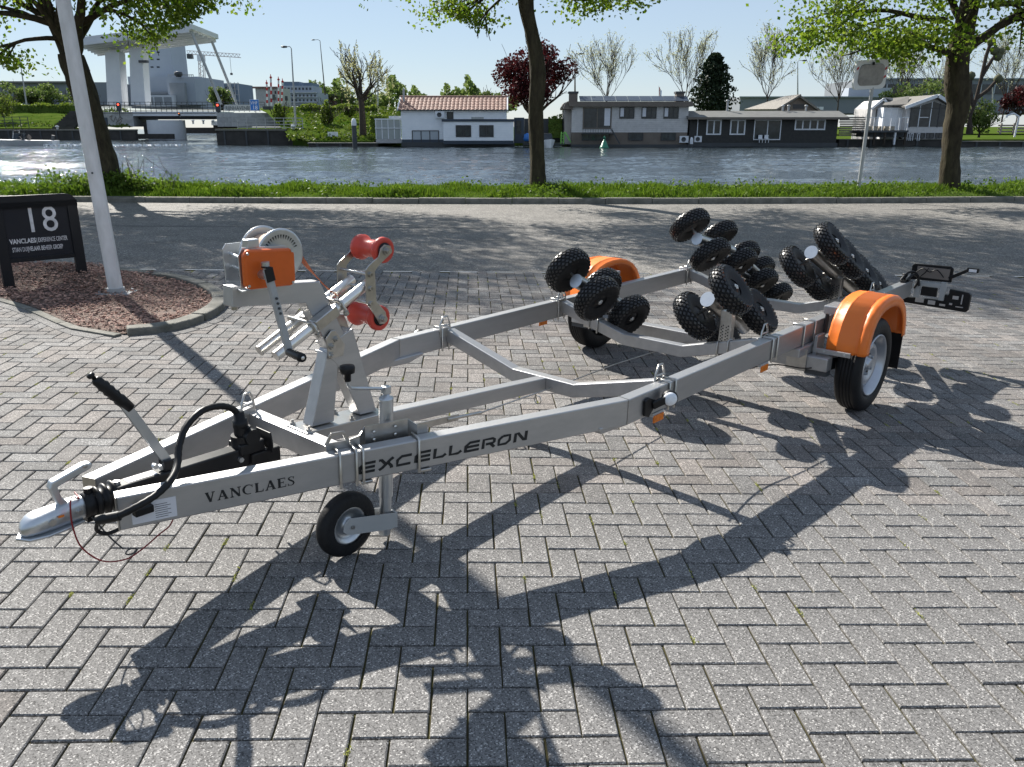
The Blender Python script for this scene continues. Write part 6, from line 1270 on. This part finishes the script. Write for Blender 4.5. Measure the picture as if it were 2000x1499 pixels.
lamp_post('curved lamp post behind the gable roof',1558,121,205,165,1.0); lamp_post('lamp post half hidden in the left scrub trees',52,112,205,175,.3,u2=38); lamp_post('short white pole by the pollarded tree',1939,165,228,150,.1)
fl=empty('flag','limp red white and blue flag on a thin staff behind the grey houseboat','flag'); mb=MB(); mb.cyl(at(1287,200,128),at(1287,168,128),.04,n=6); mb.build('staff',M_wframe,fl); 
for i,m_ in enumerate((M_redw,M_wht,M_blue)):
    mb=MB(); a=at(1287.6+i*1.6,171+i*3,128); mb.box((a.x,128,at(0,192,128).z),(a.x+.11,128.05,a.z)); mb.build('cloth',m_,fl)
# ---------------------------------------------------------------- far buildings
def bld(name,label,u0,u1,v0,v1,Y,dp,m,vm=None):
    b=empty(name,label,'building'); mb=MB(); vm=vm or (v0+v1)/2; a=at(u0,vm,Y); c_=at(u1,vm,Y); mb.box((a.x,Y,Z_(v1,Y)),(c_.x,Y+dp,Z_(v0,Y))); mb.build('wall',m,b); return b
def wins(b,us,vs,w_,h_,Y,m=M_glass):
    for v in vs:
        for u in us:
            mb=MB(); a=at(u,v,Y); c_=at(u+w_,v+h_,Y); mb.box((a.x,Y-.06,c_.z),(c_.x,Y+.05,a.z)); mb.build('window',m,b)
b=bld('silo_tower','tall pale grey factory tower behind the bridge pylons',286,333,52,152,300,14,M_bldg)
wins(b,(294,306),(101,115,130),6,3,300); 
b=bld('factory','low pale grey factory hall around the foot of the tower',253,390,150,212,285,25,M_bldg); bx(b,'upper_block',M_bldg,336,389,152,205,280,10); bx(b,'dark_band',M_concd,287,340,180,184,284,.5); bx(b,'front_block',M_concd,340,368,162,206,278,3); bx(b,'low_hall',M_conc,285,345,186,208,276,5)
for i in range(3): bx(b,'loading_door',M_concd,290+i*18,305+i*18,190,205,275.9,.2)
mb=MB(); mb.lathe(at(349,151,279),(0,0,1),[(0,.8),(.8,1.3),(1.5,1.2),(1.7,0)],10); mb.build('roof_fan',M_dk,b)
railing(b,340,388,146,151,279.5,12,M_galv,2,.12)
b=bld('viaduct_hall','long dark flat roofed hall behind the left embankment',-60,215,161,206,260,20,M_ware); bx(b,'fascia',M_roofd,-60,140,159,163,259,1)
b=bld('scaffolded_block','blue apartment block wrapped in scaffolding',388,464,163,206,330,20,M_bldb); wins(b,[392+i*8 for i in range(9)],(170,181,192),4,5,330,M_dk)
mb=MB()
for i in range(12): a=at(388+i*7,161,329); c_=at(388+i*7,206,329); mb.box((a.x-.1,328.6,c_.z),(a.x+.1,328.8,a.z))
for v in (163,174,185,196): a=at(387,v,329); mb.box((a.x,328.7,a.z-.15),(at(466,v,329).x,329.6,a.z))
tag(mb.build('scaffolding',M_galv,b),kind='stuff')
b=bld('apartment_block','grey stepped apartment block with curved roof ends right of the barriers',544,622,181,206,300,16,M_bldg); bx(b,'upper_floor',M_bldg,552,616,168,182,301,14); bx(b,'penthouse',M_bldb,556,590,160,169,302,12); bx(b,'penthouse',M_bldb,596,614,162,169,302,12)
wins(b,[547+i*7.4 for i in range(10)],(185,194),3.6,4.5,300); wins(b,[555+i*7 for i in range(8)],(171.5,),4,4.5,301); 
for v in (181,190,200): bx(b,'balcony',M_wframe,544,622,v-.6,v+.3,299,1)
b=bld('corner_building','pale plastered corner building right of the bridge',500,545,171,210,230,12,M_block); bx(b,'cornice',M_brick,499,546,169.5,173,229.5,1); wins(b,(528,536),(178,190),4,6,230)
b=bld('brick_terrace','row of small red brick houses behind the slope',618,680,189,208,330,12,M_brick); wins(b,[622+i*8 for i in range(7)],(193,200),3,4,330)
for i in range(3):
    mb=MB(); a=at(624+i*18,189,330); mb.prism([(a.x,a.z),(a.x+3.4,a.z),(a.x+1.7,a.z+1.5)],lambda p,q:(p,329.5,q),lambda p,q:(p,342,q)); mb.build('roof',M_roofd,b)
cr=empty('tower_crane','pale tower crane standing behind the scaffolded block','crane'); Yc=360
mb=MB(); a=at(398,212,Yc); c_=at(393,112,Yc)
for dx in (-1,1):
    for dy in (-1,1): mb.bar(a+Vector((dx*.9,dy*.9,0)),c_+Vector((dx*.9,dy*.9,0)),.25,.25)
n=22
for i in range(n): p,q_=a.lerp(c_,i/n),a.lerp(c_,(i+1)/n); s_=1 if i%2 else -1; mb.bar(p+Vector((-.9*s_,-.9,0)),q_+Vector((.9*s_,-.9,0)),.15,.15)
tag(mb.build('mast',mat('crane_paint',(.55,.5,.48),.5,0,col2=(.48,.42,.4),scale=.4),cr),kind='stuff')
mb=MB(); p,q_=at(366,106,Yc),at(470,113,Yc)
for dz,dy in ((0,-.6),(0,.6),(1.3,0)): mb.bar(p+Vector((0,dy,dz)),q_+Vector((0,dy,dz)),.2,.2)
for i in range(30): a_,b_=p.lerp(q_,i/30),p.lerp(q_,(i+1)/30); mb.bar(a_+Vector((0,-.6,0 if i%2 else 1.3)),b_+Vector((0,-.6,1.3 if i%2 else 0)),.14,.14)
tag(mb.build('jib',MATS['crane_paint'],cr),kind='stuff'); mb=MB(); mb.box((p.x,Yc-1,p.z-1.8),(p.x+2,Yc+1,p.z)); mb.build('counterweight',M_dk,cr); mb=MB(); mb.box((c_.x-1.3,Yc-1.2,c_.z-1.6),(c_.x+1.2,Yc+1.2,c_.z+1)); mb.build('cab',M_wframe,cr)
mb=MB(); k_=at(449,112,Yc); mb.cyl(k_,k_-Vector((0,0,6)),.07,n=6); mb.box(k_-Vector((.4,.4,6.8)),k_+Vector((.4,.4,-6))); tag(mb.build('hoist',M_dk,cr),kind='stuff')
b=bld('warehouse','long low dark grey warehouse behind the gardens',1445,1745,190,222,175,25,M_ware); bx(b,'roof_edge',M_bldg,1440,1750,188.5,190.5,174.5,1)
wins(b,(1590,1600),(209,),8,6,175,M_wframe)
b=bld('warehouse','taller grey office and warehouse with a dark window band at the right',1690,2300,154,222,190,25,M_ware); bx(b,'window_band',M_glass,1700,2300,165,184,189.8,.2); bx(b,'roof_edge',M_bldg,1690,2300,152.5,155,189.5,1)
for i in range(20): bx(b,'mullion',M_bldg,1722+i*26,1724+i*26,165,184,189.7,.3)
bx(b,'lower_block',M_bldg,1650,1735,172,200,184,4); 
# small bollards on the far quays
for lb,u,v,Y_ in (('pale bollard on the left quay by the steps',112,250,163.5),('pale bollard on the quay head below the railing',573,250,121),('pale bollard on the rear quay, left one',352,238,190),('pale bollard on the rear quay, second from the left',377,238,190),('pale bollard on the rear quay, third from the left',397,238,190),('pale bollard on the rear quay, right one',416,238,190)):
    o=empty('bollard',lb,'bollard','bollards on the far quays',Matrix.Translation(at(u,v,Y_))); mb=MB(); mb.lathe((0,0,-.5),(0,0,1),[(0,.2),(.6,.18),(.62,.35),(.85,.3),(.9,0)],10); mb.build('body',M_wframe,o)
bd=empty('bank_sign','small white board with letters lying on the far slope','sign'); bx(bd,'board',M_wframe,639,659,258,268,115,.1); text('P',.55,Matrix.Translation((xr(641,115),114.99,Z_(267,115)))@Matrix.Rotation(R(90),4,'X'),M_dk,bd,'lettering',ext=.006)
